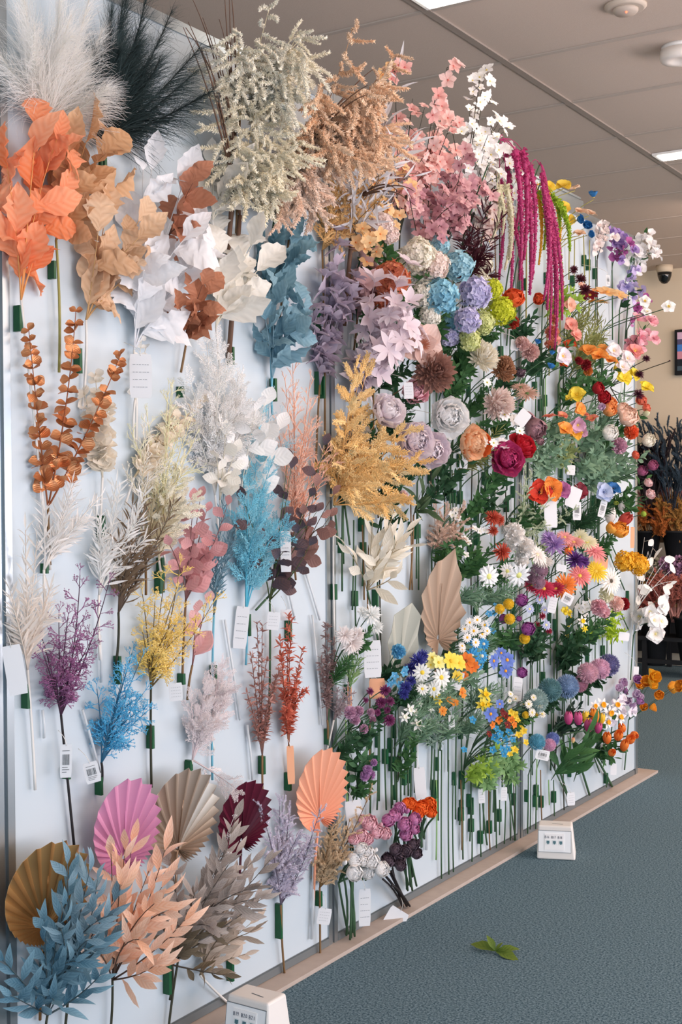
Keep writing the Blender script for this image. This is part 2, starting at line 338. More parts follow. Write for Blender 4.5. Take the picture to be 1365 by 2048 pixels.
# ---------------------------------------------------------------- sprays: branches fanned from a base, foliage along them
VIEW=nrm(np.array([.85,-.75,.12]))
def bez(p0,p1,p2,n=7):
    t=np.linspace(0,1,n)[:,None]; return p0*(1-t)**2+2*p1*t*(1-t)+p2*t*t
def fan(B,T,w,n,rng,dep=.6,bulge=.5,rad=.0):
    L=np.linalg.norm(T-B); a=nrm(T-B); o=np.array([1.,0,0]); o=nrm(o-a*(o@a)); s=nrm(np.cross(o,a)); out=[]
    for i in range(n):
        v=(2*(i+.5)/n-1 if n>1 else 0)+rng.uniform(-.12,.12); u=1-bulge*abs(v)**1.6+rng.uniform(-.12,.06); q=rng.uniform(-.2,1)*dep
        e=B+a*L*u+s*v*w*.56+o*w*q*.5
        if i%3==2: e=B+a*L*u*rng.uniform(.5,.8)+s*v*w*.5+o*w*dep*.6
        c=B+a*L*.45*u+s*v*w*.16+o*w*q*.12; out.append(bez(B,c,e,8))
    return out,a,s,o,L
def along(br,k,rng,t0=.2,t1=1.,jit=.03):
    t=np.clip(np.linspace(t0,t1,k)+rng.uniform(-jit,jit,k),0,.999); x=t*(len(br)-1); i=x.astype(int); fr=(x-i)[:,None]
    return br[i]*(1-fr)+br[i+1]*fr, nrm(br[i+1]-br[i]), t
def scatter(mb,tpls,brs,k,size,rng,phi=.8,t0=.2,alt=True,face=VIEW,fj=.5,taper=.35,phj=.25,tip=True,vr=.5,sx=None,out=0.,grav=0.):
    for br in brs:
        p,d,t=along(br,k,rng,t0)
        side=nrm(np.cross(d,face)); sg=np.where(np.arange(k)%2==0,1,-1)[:,None] if alt else 1
        rnd=rng.normal(0,.35,(k,3)); pe=nrm(side*sg+rnd+np.array([out,0,0]))
        ph=(phi+rng.uniform(-phj,phj,k))[:,None]
        if tip: ph[-1]=.05
        Y=nrm(d*np.cos(ph)+pe*np.sin(ph)+np.array([0,0,-grav])); N=nrm(face+rng.normal(0,fj,(k,3)))
        s=size*(1-taper*t)*rng.uniform(.75,1.2,k); ch=rng.integers(0,len(tpls),k)
        for c in range(len(tpls)):
            q=ch==c
            if q.any(): mb.put(tpls[c],p[q],Y[q],N[q],s[q],rng,vr=vr,sx=sx)
SEED=[0]
def newrng(): SEED[0]+=1; return np.random.default_rng(SEED[0]*7+3)
def tape(t,px,py,h=34,wd=13,off=.0):
    wd=wd*.78
    p=P(px,py,.012); q=mpp(p); hh=h*q/2; ww=wd*q*.72
    MB().box((.0015,p[1]-ww/2,p[2]-hh),(.02+off,p[1]+ww/2,p[2]+hh),taper=.0003).build('tape',TAPE,t,tuple(p),smooth=False)
def stemline(B,foot,rng,n=8,bow=.012):
    m=(B+foot)/2+np.array([.0,rng.uniform(-bow,bow),0]); return bez(B,m,foot,n)
def spray(kind,label,cat,B,T,w,foot,cols,stem='g',tp=None,n=None,k=None,ls=None,name=None,dep=.6,group=None,extra=(),off=None,rough=.6,metal=0,bulge=.5,sr=1.,fern=None):
    """B,T pixel base and tip of the foliage, w its width in px, foot pixel of the stem end"""
    rng=newrng(); q=mpp(P(*B)); wm=w*q; off=off if off is not None else .25*wm*dep+.012
    b=P(*B,.02); tt=P(*T,off); D=KIND[kind]; n=n or D[1]; k=k or D[2]; ls=(ls or D[3])*q
    ft=P(*foot,.012) if foot else b-np.array([0,0,.25])
    th=thing(name or D[0],label,cat,(0.0,float(ft[1]),float(ft[2])),group); org=(0,float(ft[1]),float(ft[2]))
    brs,a,s,o,L=fan(b,tt,wm,n,rng,dep,bulge)
    for e in extra: brs.append(bez(b,(b+P(*e[:2],off))/2+o*.02,P(e[0],e[1],e[2] if len(e)>2 else off*1.2),8))
    ms=MB(); ms.tube(stemline(b,ft,rng),.0028*sr,.0032*sr)
    ms.build('stem',STEM[stem],th,org,clampx=.004)
    mt=mat(cols[0],cols[1],rough=rough,metal=metal,trans=0 if metal else (0 if kind in ('grass','grassf','fern','fernk','coralf','coral') else .4 if kind in ('needle','pampas') else .28))
    mk=MB()
    for br in brs: mk.tube(br,.0022*sr,.0009*sr,4)
    mk.build('branch',mat(cols[2] if len(cols)>2 else cols[0],trans=0),th,org,clampx=.004)
    mf=MB(); D[4](mf,brs,k,ls,rng); mf.build('foliage' if kind not in('pampas','grass') else 'plume',mt,th,org,clampx=.006)
    for x in (tp or ()): tape(th,*x)
    return th
def _lf(t,**kw): return lambda mb,brs,k,ls,rng: scatter(mb,t,brs,k,ls,rng,**kw)
def _round(mb,brs,k,ls,rng):
    for br in brs:
        p,d,t=along(br,k,rng,.12)
        for sgn in (-1,1):
            side=nrm(np.cross(d,VIEW)+rng.normal(0,.45,(k,3)))*sgn; Y=nrm(side+d*.35); mb.put(LF_ROUND[sgn>0],p,Y,nrm(d*.75+VIEW*.9+rng.normal(0,.35,(k,3))),ls*1.25*(1-.45*t)*rng.uniform(.85,1.15,k),rng)
def _pampas(mb,brs,k,ls,rng):
    for br in brs:
        p,d,t=along(br,k,rng,.05,1.,.02); az=rng.uniform(0,6.28,k)[:,None]; X=nrm(np.cross(d,[.3,.2,.9])); Z=np.cross(X,d)
        rad=X*np.cos(az)+Z*np.sin(az); ph=rng.uniform(.35,.8,k)[:,None]; Y=nrm(d*np.cos(ph)+rad*np.sin(ph))
        c=rng.integers(0,3,k); N=nrm(rad*.8+np.array([0,0,.8])-0*d)
        s=ls*(1.1-.75*t)*rng.uniform(.55,1.15,k)
        for i in range(3):
            m_=c==i; mb.put(HAIR[i],p[m_],Y[m_],N[m_],s[m_],rng)
KIND={ # name, branches, leaves per branch, leaf px, builder
 'broad':('leaf_branch',4,7,95,lambda mb,brs,k,ls,rng: scatter(mb,LF_BROAD,brs,k,ls*1.22,rng,phi=.65,fj=.5,taper=.15,phj=.5)),
 'lance':('leaf_branch',7,10,70,_lf(LF_LANCE,phi=.55,fj=.45,taper=.2)),
 'needle':('needle_leaf_spray',8,34,36,lambda mb,brs,k,ls,rng: scatter(mb,LF_NEEDLE,brs,k,ls*1.2,rng,phi=.6,fj=.8)),
 'blade':('blade_leaf_spray',6,10,80,_lf(LF_BLADE,phi=.7,fj=.6)),
 'round':('eucalyptus_spray',3,16,22,_round),
 'oval':('oval_leaf_spray',4,7,48,_lf(LF_OVAL,phi=.9,fj=.4)),
 'coral':('coral_twig_spray',11,26,50,_lf(CORAL,phi=.85,fj=1.5,taper=.2,t0=.15)),
 'coralf':('lace_fern_spray',10,22,50,_lf(CORALF,phi=.5,fj=1.5,taper=.3)),
 'fern':('fern_spray',8,12,55,_lf(FERN,phi=.6,fj=.5)),
 'fernk':('fern_spray',10,10,66,_lf(FERNK,phi=.55,fj=.4,grav=.3)),
 'grass':('plume_grass',11,20,96,_lf(PLUME,phi=.6,fj=1,grav=.75,t0=.3)),
 'grassf':('plume_grass',12,26,44,_lf(PLUMES,phi=.6,fj=1,grav=.1,t0=.12)),
 'pampas':('pampas_grass',6,420,95,_pampas),
 'star':('star_leaf_spray',7,6,42,_lf(WHORL,phi=.7,fj=1,taper=.1)),
 'willow':('small_leaf_spray',8,22,15,_lf(WILLOW,phi=.7,fj=1,taper=.1)),
 'green':('leaf_spray',6,12,32,_lf(LF_GREEN,phi=.8,fj=.6)),
 'lobe':('leaf_spray',5,7,36,_lf(LF_LOBE,phi=.8,fj=.5)),
}
# ---------------------------------------------------------------- flower heads (unit radius, facing +Z)
PROTO={}
def ring(mb,T,n,r,z,tilt,sc_,rng,mi=0,ph=0,jit=.1,vr=.4):
    """n petals around the axis; tilt = lift from the plane (0 flat, 1.57 upright)"""
    az=ph+np.arange(n)*2*math.pi/n+rng.uniform(-jit,jit,n); tl=tilt+rng.uniform(-jit,jit,n)
    D=np.stack([np.cos(az),np.sin(az),np.zeros(n)],1); Zv=np.array([0,0,1.])
    Y=D*np.cos(tl)[:,None]+Zv*np.sin(tl)[:,None]; N=-D*np.sin(tl)[:,None]+Zv*np.cos(tl)[:,None]
    mb.put(T,D*r+Zv*z,Y,N,sc_*rng.uniform(.92,1.08,n),rng,mi,vr)
def dome(mb,r,h,z=0,mi=1,n=10,att=.5):
    mb.lathe([(r*math.cos(a),z+h*math.sin(a)) for a in np.linspace(0,1.5,5)],(0,0,0),n,mi,att=att)
def fib(n,rng,zmin=-.4):
    i=np.arange(n)+.5; z=1-(1-zmin)*i/n; a=i*2.39996+rng.uniform(-.1,.1,n); r=np.sqrt(1-z*z); return np.stack([r*np.cos(a),r*np.sin(a),z],1)
def head_mesh(kind,seed,rng):
    mb=MB()
    if kind=='blossom':
        ring(mb,T_petal(.74,4,3,.3,.5,.72,base=.16),5,.05,0,.4+.15*seed,.95,rng); dome(mb,.12,.14)
    elif kind=='daisy':
        ring(mb,T_petal(.34,3,2,.3,.3,.7,base=.5),13,.16,0,.12,.85,rng,jit=.06); ring(mb,T_petal(.34,3,2,.3,.3,.7,base=.5),9,.14,.03,.3,.7,rng); dome(mb,.26,.16)
    elif kind=='cosmos':
        ring(mb,T_petal(.62,4,4,.15,.2,.75,rip=1,base=.3),8,.1,0,.2,.95,rng,jit=.06); dome(mb,.22,.16)
    elif kind=='gerbera':
        P_=T_petal(.21,3,2,.3,.25,.7,base=.6)
        ring(mb,P_,20,.2,0,.1,.85,rng,jit=.05); ring(mb,P_,18,.2,.05,.3,.7,rng,jit=.05); ring(mb,P_,12,.15,.09,.55,.4,rng); dome(mb,.2,.14)
    elif kind=='poppy':
        P_=T_petal(1.15,5,6,.45,.45,.6,frill=.12,base=.25)
        ring(mb,P_,4,.05,0,.35,1.0,rng); ring(mb,P_,3,.04,.05,.6,.85,rng,ph=.5); dome(mb,.17,.2)
        ring(mb,T_leaf(.12,2,.2),14,.12,.08,.9,.3,rng,mi=1)
    elif kind=='bowl':
        P_=T_petal(1.1,5,5,.6,-.7,.6,frill=.08,base=.25)
        ring(mb,P_,5,.05,0,.5,1.0,rng); ring(mb,P_,5,.04,.04,.85,.85,rng,ph=.6); dome(mb,.16,.25)
    elif kind=='peony':
        P_=T_petal(1.0,5,5,.6,-.9,.6,frill=.12,base=.3); k=0
        for r,z,tl,n,s in ((.12,-.25,.15,6,.95),(.14,-.15,.45,7,.92),(.12,-.08,.75,8,.85),(.1,0,1.0,8,.76),(.07,.05,1.2,8,.66),(.04,.1,1.4,7,.55)):
            ring(mb,P_,n,r,z,tl,s,rng,ph=k*.5,jit=.18); k+=1
    elif kind=='rose':
        P_=T_petal(1.15,4,5,.75,-1.1,.6,frill=.05,base=.4); k=0
        for r,z,tl,n,s in ((.1,-.3,.3,5,.85),(.16,-.2,.7,5,.82),(.14,-.1,1.0,5,.75),(.1,0,1.25,5,.68),(.06,.05,1.4,4,.58),(.02,.1,1.5,3,.46)):
            ring(mb,P_,n,r,z,tl,s,rng,ph=k*.63,jit=.1); k+=1
    elif kind=='ranunculus':
        P_=T_petal(1.2,4,5,.8,-1.35,.6,base=.5); k=0
        for r,tl,n,s in ((.3,.55,6,.85),(.36,.9,7,.8),(.32,1.15,7,.76),(.26,1.3,7,.72),(.19,1.4,6,.68),(.12,1.5,5,.62),(.06,1.55,4,.56)):
            ring(mb,P_,n,r,-.35+k*.03,tl,s,rng,ph=k*.7,jit=.06); k+=1
    elif kind in('dahlia','pompon','mum','carnation','spiky'):
        n,wd,ln,cu,zm={'dahlia':(120,.27,.62,-.6,-.35),'pompon':(650,.13,.34,-.3,-.75),'mum':(150,.2,.7,-.7,-.3),'carnation':(90,.6,.5,.5,-.3),'spiky':(60,.13,.95,.3,-.15)}[kind]
        d=fib(n,rng,zm); T=T_petal(wd*1.4,3,2,.5,cu,.6,frill=.2 if kind=='carnation' else 0,base=.5) if kind!='pompon' else T_leaf(.24,2,.2,.3)
        c=1-ln*.86; t=nrm(np.cross(d,rng.normal(0,1,(n,3)))) if kind in('pompon','carnation') else nrm(np.array([0,0,1.])-d*d[:,2:3]+1e-3)
        mb.put(T,d*c,nrm(d+rng.normal(0,.08,(n,3))),t,ln*rng.uniform(.85,1.15,n),rng,0,.35)
        dome(mb,c*1.0,c*.9,0,0,att=.2)
        if kind=='mum': dome(mb,.16,.1,.5,1)
    elif kind in('hydrangea','ball'):
        n=105 if kind=='hydrangea' else 190; d=fib(n,rng,-.5); F=MB(); ring(F,T_petal(.82,3,2,.5,.35,.62,base=.2),4 if kind=='hydrangea' else 5,.06,0,.5,1,rng)
        T=(np.concatenate(F.v)[:,[0,2,1]]*np.array([1,1,-1]),np.concatenate(F.l),np.concatenate(F.z),np.concatenate(F.a))
        lump=1+.13*np.sin(d[:,0:1]*5+1)*np.cos(d[:,1:2]*5)
        mb.put(T,d*lump*rng.uniform(.68,.86,(n,1)),nrm(d+rng.normal(0,.28,(n,3))),nrm(rng.normal(0,1,(n,3))),(.24 if kind=='hydrangea' else .165),rng,0,.85)
        dome(mb,.6,.6,0,0,att=0.); mb.lathe([(.6,0),(.5,-.3),(.2,-.4)],(0,0,0),10,0,att=0.)
        c=MB; mb.put(T_leaf(.8,2,.1),d*.93,d,nrm(rng.normal(0,1,(n,3))),.05,rng,1)
    elif kind=='tulip':
        for i in range(6):
            az0=i*math.pi/3+rng.uniform(-.05,.05); V=[];A=[]
            for r_ in range(8):
                t=r_/7; R=.50*math.sin(math.pi*(.10+.80*t))**.6*(1+.07*(i%2)); wv=.85*(1-t**4)*(.6+.4*math.sin(math.pi*min(1,t*1.4)*.5))
                for c_ in range(5):
                    u=c_/4*2-1; a_=az0+u*wv; V.append((R*math.cos(a_),R*math.sin(a_),-.8+1.65*t-.10*u*u*t)); A.append(t)
            mb.poly(V,[[q*5+c_,q*5+c_+1,q*5+c_+6,q*5+c_+5] for q in range(7) for c_ in range(4)],0,A)
    elif kind=='bud':
        mb.lathe([(.15,-.9),(.5,-.5),(.62,0),(.5,.5),(.22,.9),(.02,1.05)],(0,0,0),10,0,att=.4); ring(mb,T_petal(.9,4,3,.7,-.8,.5,base=.5),4,.3,-.6,1.35,1.25,rng)
    elif kind=='daffodil':
        ring(mb,T_leaf(.5,5,.25,.1,0,.45,1.2),6,.1,0,.15,.95,rng); mb.lathe([(.12,0),(.26,.14),(.3,.34),(.38,.4),(.28,.38),(.2,.2),(.02,.1)],(0,0,0),12,1)
    elif kind=='sweetpea':
        ring(mb,T_petal(1.3,5,6,.25,.5,.6,frill=.15,base=.2),2,.02,0,.5,1.0,rng,jit=.4); ring(mb,T_petal(.9,4,4,.6,-.4,.6,base=.25),2,.02,.05,1.0,.75,rng,ph=1.4); dome(mb,.08,.12)
    elif kind=='knob':
        d=fib(60,rng,-.8); mb.put(T_leaf(.5,2,.1),d*.8,d,nrm(rng.normal(0,1,(60,3))),.24,rng); dome(mb,.85,.85,0,0); mb.lathe([(.85,0),(.6,-.6),(.1,-.8)],(0,0,0),10,0)
    elif kind=='magnolia':
        ring(mb,T_petal(1.0,6,5,.35,.3,.55,frill=.06,base=.22),5,.05,-.05,.25,1.05,rng,jit=.2); ring(mb,T_petal(.9,5,4,.4,-.4,.6,base=.25),3,.05,0,.8,.7,rng); ring(mb,T_leaf(.16,3,.3),16,.05,.02,1.1,.4,rng,mi=1)
    elif kind=='coin':
        ring(mb,T_petal(1.5,5,4,.1,.1,.5,base=.3),1,0,0,.4,1.3,rng)
    return mb
def proto(kind,cols,var):
    key=(kind,cols,var)
    if key not in PROTO:
        rng=np.random.default_rng(hash(kind)%1 + var*13+len(kind)*101+ord(kind[0])); mb=head_mesh(kind,var,rng)
        c=cols.split('/'); mts=[mat(c[0],c[1] if len(c)>1 else c[0])]; mts.append(mat(c[2] if len(c)>2 else 'e2c04a',trans=0)); mts.append(mat('6d8a50',trans=0))
        V=np.concatenate(mb.v); R=np.percentile(np.linalg.norm(V,axis=1),92); mb.v=[x/R for x in mb.v]
        PROTO[key]=mb.mesh('flower_head',mts)
    return PROTO[key]
def head(parent,kind,cols,p,r,d,rng,name='flower_head',var=None):
    me=proto(kind,cols,int(rng.integers(0,2)) if var is None else var); o=bpy.data.objects.new(name,me); sc.collection.objects.link(o)
    o.parent=parent; o.location=Vector(p)-Vector(parent.location); d=Vector(nrm(d)); q=d.to_track_quat('Z','Y'); o.rotation_mode='QUATERNION'
    from mathutils import Quaternion
    o.rotation_quaternion=q@Quaternion((0,0,1),float(rng.uniform(0,6.28))); o.scale=(r,r,r); return o
FD=np.array([.8,-.55,.35])
NAMES={'pompon':'pompon_dahlia','mum':'chrysanthemum','bowl':'buttercup','knob':'globe_flower','spiky':'spiky_chrysanthemum','ball':'snowball_flower','bud':'flower_bud','sweetpea':'sweet_pea','blossom':'blossom_spray','cosmos':'cosmos_flower','coin':'honesty_branch'}
GR={'g':GREEN,'d':DGREEN,'s':SAGE,'l':LIME,'o':('7a7f4a','9aa060')}
def flower(kind,label,heads,cols,foot=None,stem='g',leaf=None,lk='green',off=.08,face=FD,tp=True,name=None,ln=.42,cat='flower',ll=26,lw=60,lh=90,lo=None,group=None,branchy=False,sr=1.):
    """heads: [(px,py,radius_px[,off])]; foot: pixel of the stem end; leaf: colour key of green foliage below the heads"""
    rng=newrng(); h0=heads[0]; H0=P(h0[0],h0[1],h0[3] if len(h0)>3 else off); q=mpp(H0)
    if foot is None: ft=np.array([.012,H0[1]+.0,H0[2]-ln])
    else: ft=P(*foot,.012)
    ft[2]=max(ft[2],.02); org=(0.0,float(ft[1]),float(ft[2]))
    th=thing(name or NAMES.get(kind,kind+('' if kind in('peony','rose','poppy','gerbera','daisy','tulip','carnation','dahlia','hydrangea','ranunculus','daffodil','magnolia') else '_flower')),label,cat,org,group)
    ms=MB(); join=np.array([.016,(ft[1]*.4+H0[1]*.6),H0[2]-min(.12,(H0[2]-ft[2])*.35)])
    ms.tube(stemline(join,ft,rng),.0026*sr,.003*sr)
    pos=[]
    for i,h in enumerate(heads):
        p=P(h[0],h[1],h[3] if len(h)>3 else off*(1 if i==0 else rng.uniform(.8,1.25))); pos.append(p); r=h[2]*mpp(p)
        c=join+np.array([.02,0,(p[2]-join[2])*.6]); f=np.array(face)+rng.normal(0,.18,3)
        ms.tube(bez(join,c,p-nrm(f)*r*.3,7),.0022*sr,.0016*sr,4); 
        cc=cols if isinstance(cols,str) else cols[i%len(cols)]
        head(th,kind,cc,p,r,f,rng)
    ms.build('stem',STEM[stem],th,org,clampx=.004)
    if leaf:
        mf=MB(); c=GR[leaf] if isinstance(leaf,str) else leaf; b=np.array([.02,join[1],max(ft[2]+.02,H0[2]-lh*q)]); tt=np.mean(pos,axis=0)-np.array([0.01,0,.02]) ; 
        brs,*_=fan(b,tt,lw*q*(.75 if leaf in('d','g') else 1),4 if leaf in('d','g') else 5,rng,.7,.5); D=KIND[lk]; D[4](mf,brs,lo or D[2],ll*q,rng)
        for br in brs: mf.tube(br,.0014,.0008,3)
        mf.build('foliage',mat(*c),th,org,clampx=.006)
    if tp:
        z=H0[2]-(H0[2]-ft[2])*rng.uniform(.5,.7); hh=.022
        MB().box((.0015,ft[1]-.005,z-hh),(.014,ft[1]+.005,z+hh),taper=.0003).build('tape',TAPE,th,(0,float(ft[1]),float(z)),smooth=False)
    return th
def blossoms(label,B,T,w,foot,cols,n=40,r=13,nb=6,stem='d',kind='blossom',dep=.7,tp=None,name='blossom_spray',extra=(),bulge=.4,leaf=None,face=FD,t0=.3,cat='flower',jit=.5):
    rng=newrng(); q=mpp(P(*B)); wm=w*q; b=P(*B,.02); tt=P(*T,.2*wm+.03); ft=P(*foot,.012); org=(0.,float(ft[1]),float(ft[2]))
    th=thing(name,label,cat,org); brs,a,s,o,L=fan(b,tt,wm,nb,rng,dep,bulge)
    for e in extra: brs.append(bez(b,(b+P(*e[:2],.08))/2,P(e[0],e[1],e[2] if len(e)>2 else .1),8))
    ms=MB(); ms.tube(stemline(b,ft,rng),.0028,.0032)
    for br in brs: ms.tube(br,.0022,.001,4)
    for i in range(n):
        br=brs[i%len(brs)]; p,d,t=along(br,1,rng,rng.uniform(t0,1) if i>=len(brs) else .97)
        dd=nrm(rng.normal(0,1,3)+np.array([.6,-.5,.1])); p1=p[0]+dd*r*q*rng.uniform(.6,1.9)*jit*2; p1[0]=max(p1[0],.012+r*q*.4); ms.tube(np.array([p[0],(p[0]+p1)/2,p1]),.0009,.0007,3)
        cc=cols if isinstance(cols,str) else cols[int(rng.integers(0,len(cols)))]
        head(th,kind,cc,p1,r*q*rng.uniform(.75,1.15),nrm(np.array(face)+rng.normal(0,.45,3)),rng,'blossom')
    ms.build('stem',STEM[stem],th,org,clampx=.004)
    if leaf:
        mf=MB(); scatter(mf,LF_GREEN,brs,4,24*q,rng,t0=.1); mf.build('foliage',mat(*GR[leaf]),th,org,clampx=.006)
    for x in (tp or ()): tape(th,*x)
    return th
def palmfan(label,base,top,w,cols,foot=None,metal=0,rough=.45,n=31,off=.03,spiky=0,lean=.12,tp=None):
    """pleated palm leaf: pleats radiate from a base point"""
    rng=newrng(); b=P(*base,off); t_=P(*top,off+.03); q=mpp(b); L=np.linalg.norm(t_-b); a=nrm(t_-b); s=nrm(np.cross(np.array([1.,0,0]),a)); o=np.cross(a,s)
    # side direction turned a little towards the room so the fan is seen broad
    s=nrm(s*.92+np.array([-.0,0,0])+o*(-.25)); o=nrm(np.cross(a,s)); 
    if o[0]<0: o=-o
    wm=w*q; V=[];A=[]; nr=7; m=2*n+1
    for j in range(m):
        u=j/(m-1)*2-1
        # outline: egg seen from a focus near its foot; pleats run from the focus to the rim
        th=u*(2.75 if not spiky else 2.62); ca,cb,cy=.575*L,wm*(.50 if spiky else .62),.425*L; sx_,sy_=math.sin(th),math.cos(th)
        A_=(sx_/cb)**2+(sy_/ca)**2; B_=-2*sy_*cy/ca**2; C_=(cy/ca)**2-1; rad=(-B_+math.sqrt(B_*B_-4*A_*C_))/(2*A_); x=sx_*rad; y=sy_*rad
        if j%2==0: rr=.93
        else: rr=1.0
        if spiky: rr*=(1-.11*((j//3)%2)-.09*(j%5==0))
        for i in range(nr):
            f=(i+.4)/(nr-.6)*rr; zz=(.007 if j%2 else -.007)*f*.9
            V.append(b+s*x*f+a*y*f+o*(zz+lean*L*f*f*.6+.01)); A.append((.15 if j%2 else .85)*f)
    F=[[ (j)*nr+i,(j+1)*nr+i,(j+1)*nr+i+1,j*nr+i+1] for j in range(m-1) for i in range(nr-1)]
    ft=P(*foot,.012) if foot else b-np.array([0,0,.14]); org=(0.,float(ft[1]),float(ft[2]))
    th=thing('palm_fan',label,'dried leaf',org)
    mo=MB().poly(V,F,0,A).build('leaf_fan',mat(cols[0],cols[1],rough=rough,metal=metal,trans=0 if metal else .12),th,org,clampx=.008,smooth=False)
    sm=mo.modifiers.new('thickness','SOLIDIFY'); sm.thickness=.0012
    MB().tube(np.array([b+a*L*.6*k+o*(lean*L*.36*k*k*.6+.014) for k in np.linspace(0,1,5)]),.002,.0012,5).tube(np.array([b+o*.01,(b+ft)/2,ft]),.0035).build('stem',mat(cols[0],trans=0,metal=metal,rough=rough),th,org,clampx=.004)
    for x in (tp or ()): tape(th,*x)
    return th
# ---------------------------------------------------------------- power and data boxes, fallen leaf, loose clear tubes
STRK={'B':[((0,0),(0,1)),((0,1),(.5,.9),(.5,.6),(0,.52)),((0,.52),(.6,.42),(.55,.05),(0,0))],'1':[((.25,1),(.25,0))],'9':[((.5,.6),(.1,.55),(.1,.95),(.5,.95),(.5,.5),(.4,0))],'2':[((0,.85),(.3,1),(.5,.75),(0,0),(.55,.02))],
 '0':[((.1,.1),(0,.6),(.2,1),(.5,.8),(.5,.2),(.1,.1))],'6':[((.5,1),(.1,.5),(.1,.05),(.5,.1),(.5,.45),(.1,.4))],'7':[((0,1),(.55,1),(.2,0))],'8':[((.25,.5),(.05,.8),(.3,1),(.5,.8),(.05,.25),(.25,0),(.5,.2),(.25,.5))],'3':[((0,.95),(.45,.9),(.2,.55),(.5,.3),(.05,0))],'/':[((0,0),(.4,1))]}
def write(mb,txt,org,X,Z,h,wd=.0011):
    X=np.array(X,float);Z=np.array(Z,float);o=np.array(org,float)
    for c in txt:
        for s in STRK.get(c,[]):
            mb.tube(np.array([o+X*a*h*.8+Z*b*h for a,b in s]),wd,None,4)
        o=o+X*h*(.75 if c!='1' else .5) if c!=' ' else o+X*h*.7
INK=mat('1c2c4c',trans=0)
def databox(px,py,hpx,txt,label,rot):
    """px,py = foot of the nearest front corner region; box stands on the floor"""
    p=np.array([px,py,0.]); h=.150; w=.175; d=.13; t=thing('power_box',label,'outlet box',(p[0],p[1],.0005)); 
    c,s=math.cos(rot),math.sin(rot); X=np.array([c,s,0])*.76; Y=np.array([-s,c,0])*.76; Z=np.array([0,0,1.])*.76
    o=p+np.array([0,0,.0005])
    def q8(x0,x1,y0,y1,z0,z1,tx0=0,tx1=0,ty0=0,ty1=0):
        return [o+X*a+Y*b+Z*e for a,b,e in ((x0,y0,z0),(x1,y0,z0),(x1,y1,z0),(x0,y1,z0),(x0+tx0,y0+ty0,z1),(x1-tx1,y0+ty0,z1),(x1-tx1,y1-ty1,z1),(x0+tx0,y1-ty1,z1))]
    F=[[3,2,1,0],[4,5,6,7],[0,1,5,4],[1,2,6,5],[2,3,7,6],[3,0,4,7]]
    bo=MB().poly(q8(-w/2,w/2,0,d,0,h,.006,.016,.022,.012),F).build('housing',mat('e4e2de','d8d6d2',trans=0,rough=.45,nz=6),t,tuple(o),smooth=False)
    bv=bo.modifiers.new('bevel','BEVEL'); bv.width=.006; bv.segments=3
    sl=.022/h
    def fp(x,z,e=.0015): return o+X*x+Y*(sl*z-e)+Z*z
    def slab(x0,x1,z0,z1,e,th=.002):
        v=[fp(x0,z0,e),fp(x1,z0,e),fp(x1,z1,e),fp(x0,z1,e),fp(x0,z0,e-th),fp(x1,z0,e-th),fp(x1,z1,e-th),fp(x0,z1,e-th)]
        return v,[[0,1,2,3],[7,6,5,4],[0,4,5,1],[1,5,6,2],[2,6,7,3],[3,7,4,0]]
    MB().poly(*slab(-w/2+.008,w/2-.02,.034,h-.022,.0026,.004)).build('front_cover',mat('eef2f4',trans=0,rough=.5),t,tuple(o),smooth=False)
    e=MB()
    for a,b,c_,d_ in ((-w/2+.007,w/2-.019,.033,.0345),(-w/2+.007,w/2-.019,h-.0225,h-.021),(-w/2+.007,-w/2+.0082,.033,h-.021),(w/2-.0202,w/2-.019,.033,h-.021)): e.poly(*slab(a,b,c_,d_,.0032,.003))
    e.build('cover_seam',mat('6f7a80',trans=0),t,tuple(o),smooth=False)
    MB().poly(*slab(-.052,.036,.044,.116,.0046,.003)).build('socket_plate',mat('f0f1f1',trans=0,rough=.4),t,tuple(o),smooth=False)
    for k in range(3):
        x=-.047+.029*k
        so=MB(); so.poly(*slab(x,x+.021,.068,.088,.0056,.002)).build('data_socket',mat('dfe5e6',trans=0),t,tuple(o),smooth=False)
        g=MB(); g.poly(*slab(x+.004,x+.017,.073,.084,.0062,.001)); g.poly(*slab(x+.0075,x+.0135,.069,.0735,.0062,.001)); g.build('socket_hole',mat('4f7680',trans=0),so_parent(t,so,o),tuple(o),smooth=False)
    wr=MB(); n=txt.split()
    for k,s_ in enumerate(n): write(wr,s_,fp(-.050+.0295*k,.095,.0052),X,Z+Y*sl,.011,.0006)
    wr.build('handwriting',INK,t,tuple(o))
    z=h+.0005; MB().poly([o+X*a+Y*b+Z*z for a,b in ((-.02,.06),(.03,.052),(.031,.056),(-.019,.064))],[[0,1,2,3]]).build('top_mark',mat('55606a',trans=0),t,tuple(o),smooth=False)
def so_parent(t,so,o):
    return [c for c in t.children if c.name.startswith('data_socket')][-1]
databox(.19,2.345,0,'B19 B20 B21','white power and data box marked B19 B20 B21 on the carpet in front',0.0)
databox(.2056,4.122,0,'B16 B17 B18','white power and data box marked B16 B17 B18 farther along the wall',.366)
# fallen leaf
p=onz(992,1905,.004); t=thing('fallen_leaf','olive green five-part leaf lying on the grey carpet','leaf',tuple(p)); rng=newrng(); mb=MB(); q=mpp(p)
for (tx,ty,h,l) in ((940,1884,.015,1),(975,1872,.045,1),(1005,1886,.03,.8),(1040,1896,.02,1),(1038,1920,.004,1)):
    e=onz(tx,ty+0,h); y=e-p; L=np.linalg.norm(y); mb.put(T_leaf(.42,8,.3,.2,.06,.45),p+np.array([0,0,.004]),y,np.array([0,-.45,1]),L,rng,vr=.2)
mb.build('leaflets',mat('4a6a24','7a8c3a'),t,tuple(p)); MB().tube(np.array([p+np.array([.02,.02,.002]),p+np.array([0,0,.004]),p+np.array([-.012,.03,.006])]),.0016).build('leaf_stalk',STEM['g'],t,tuple(p))
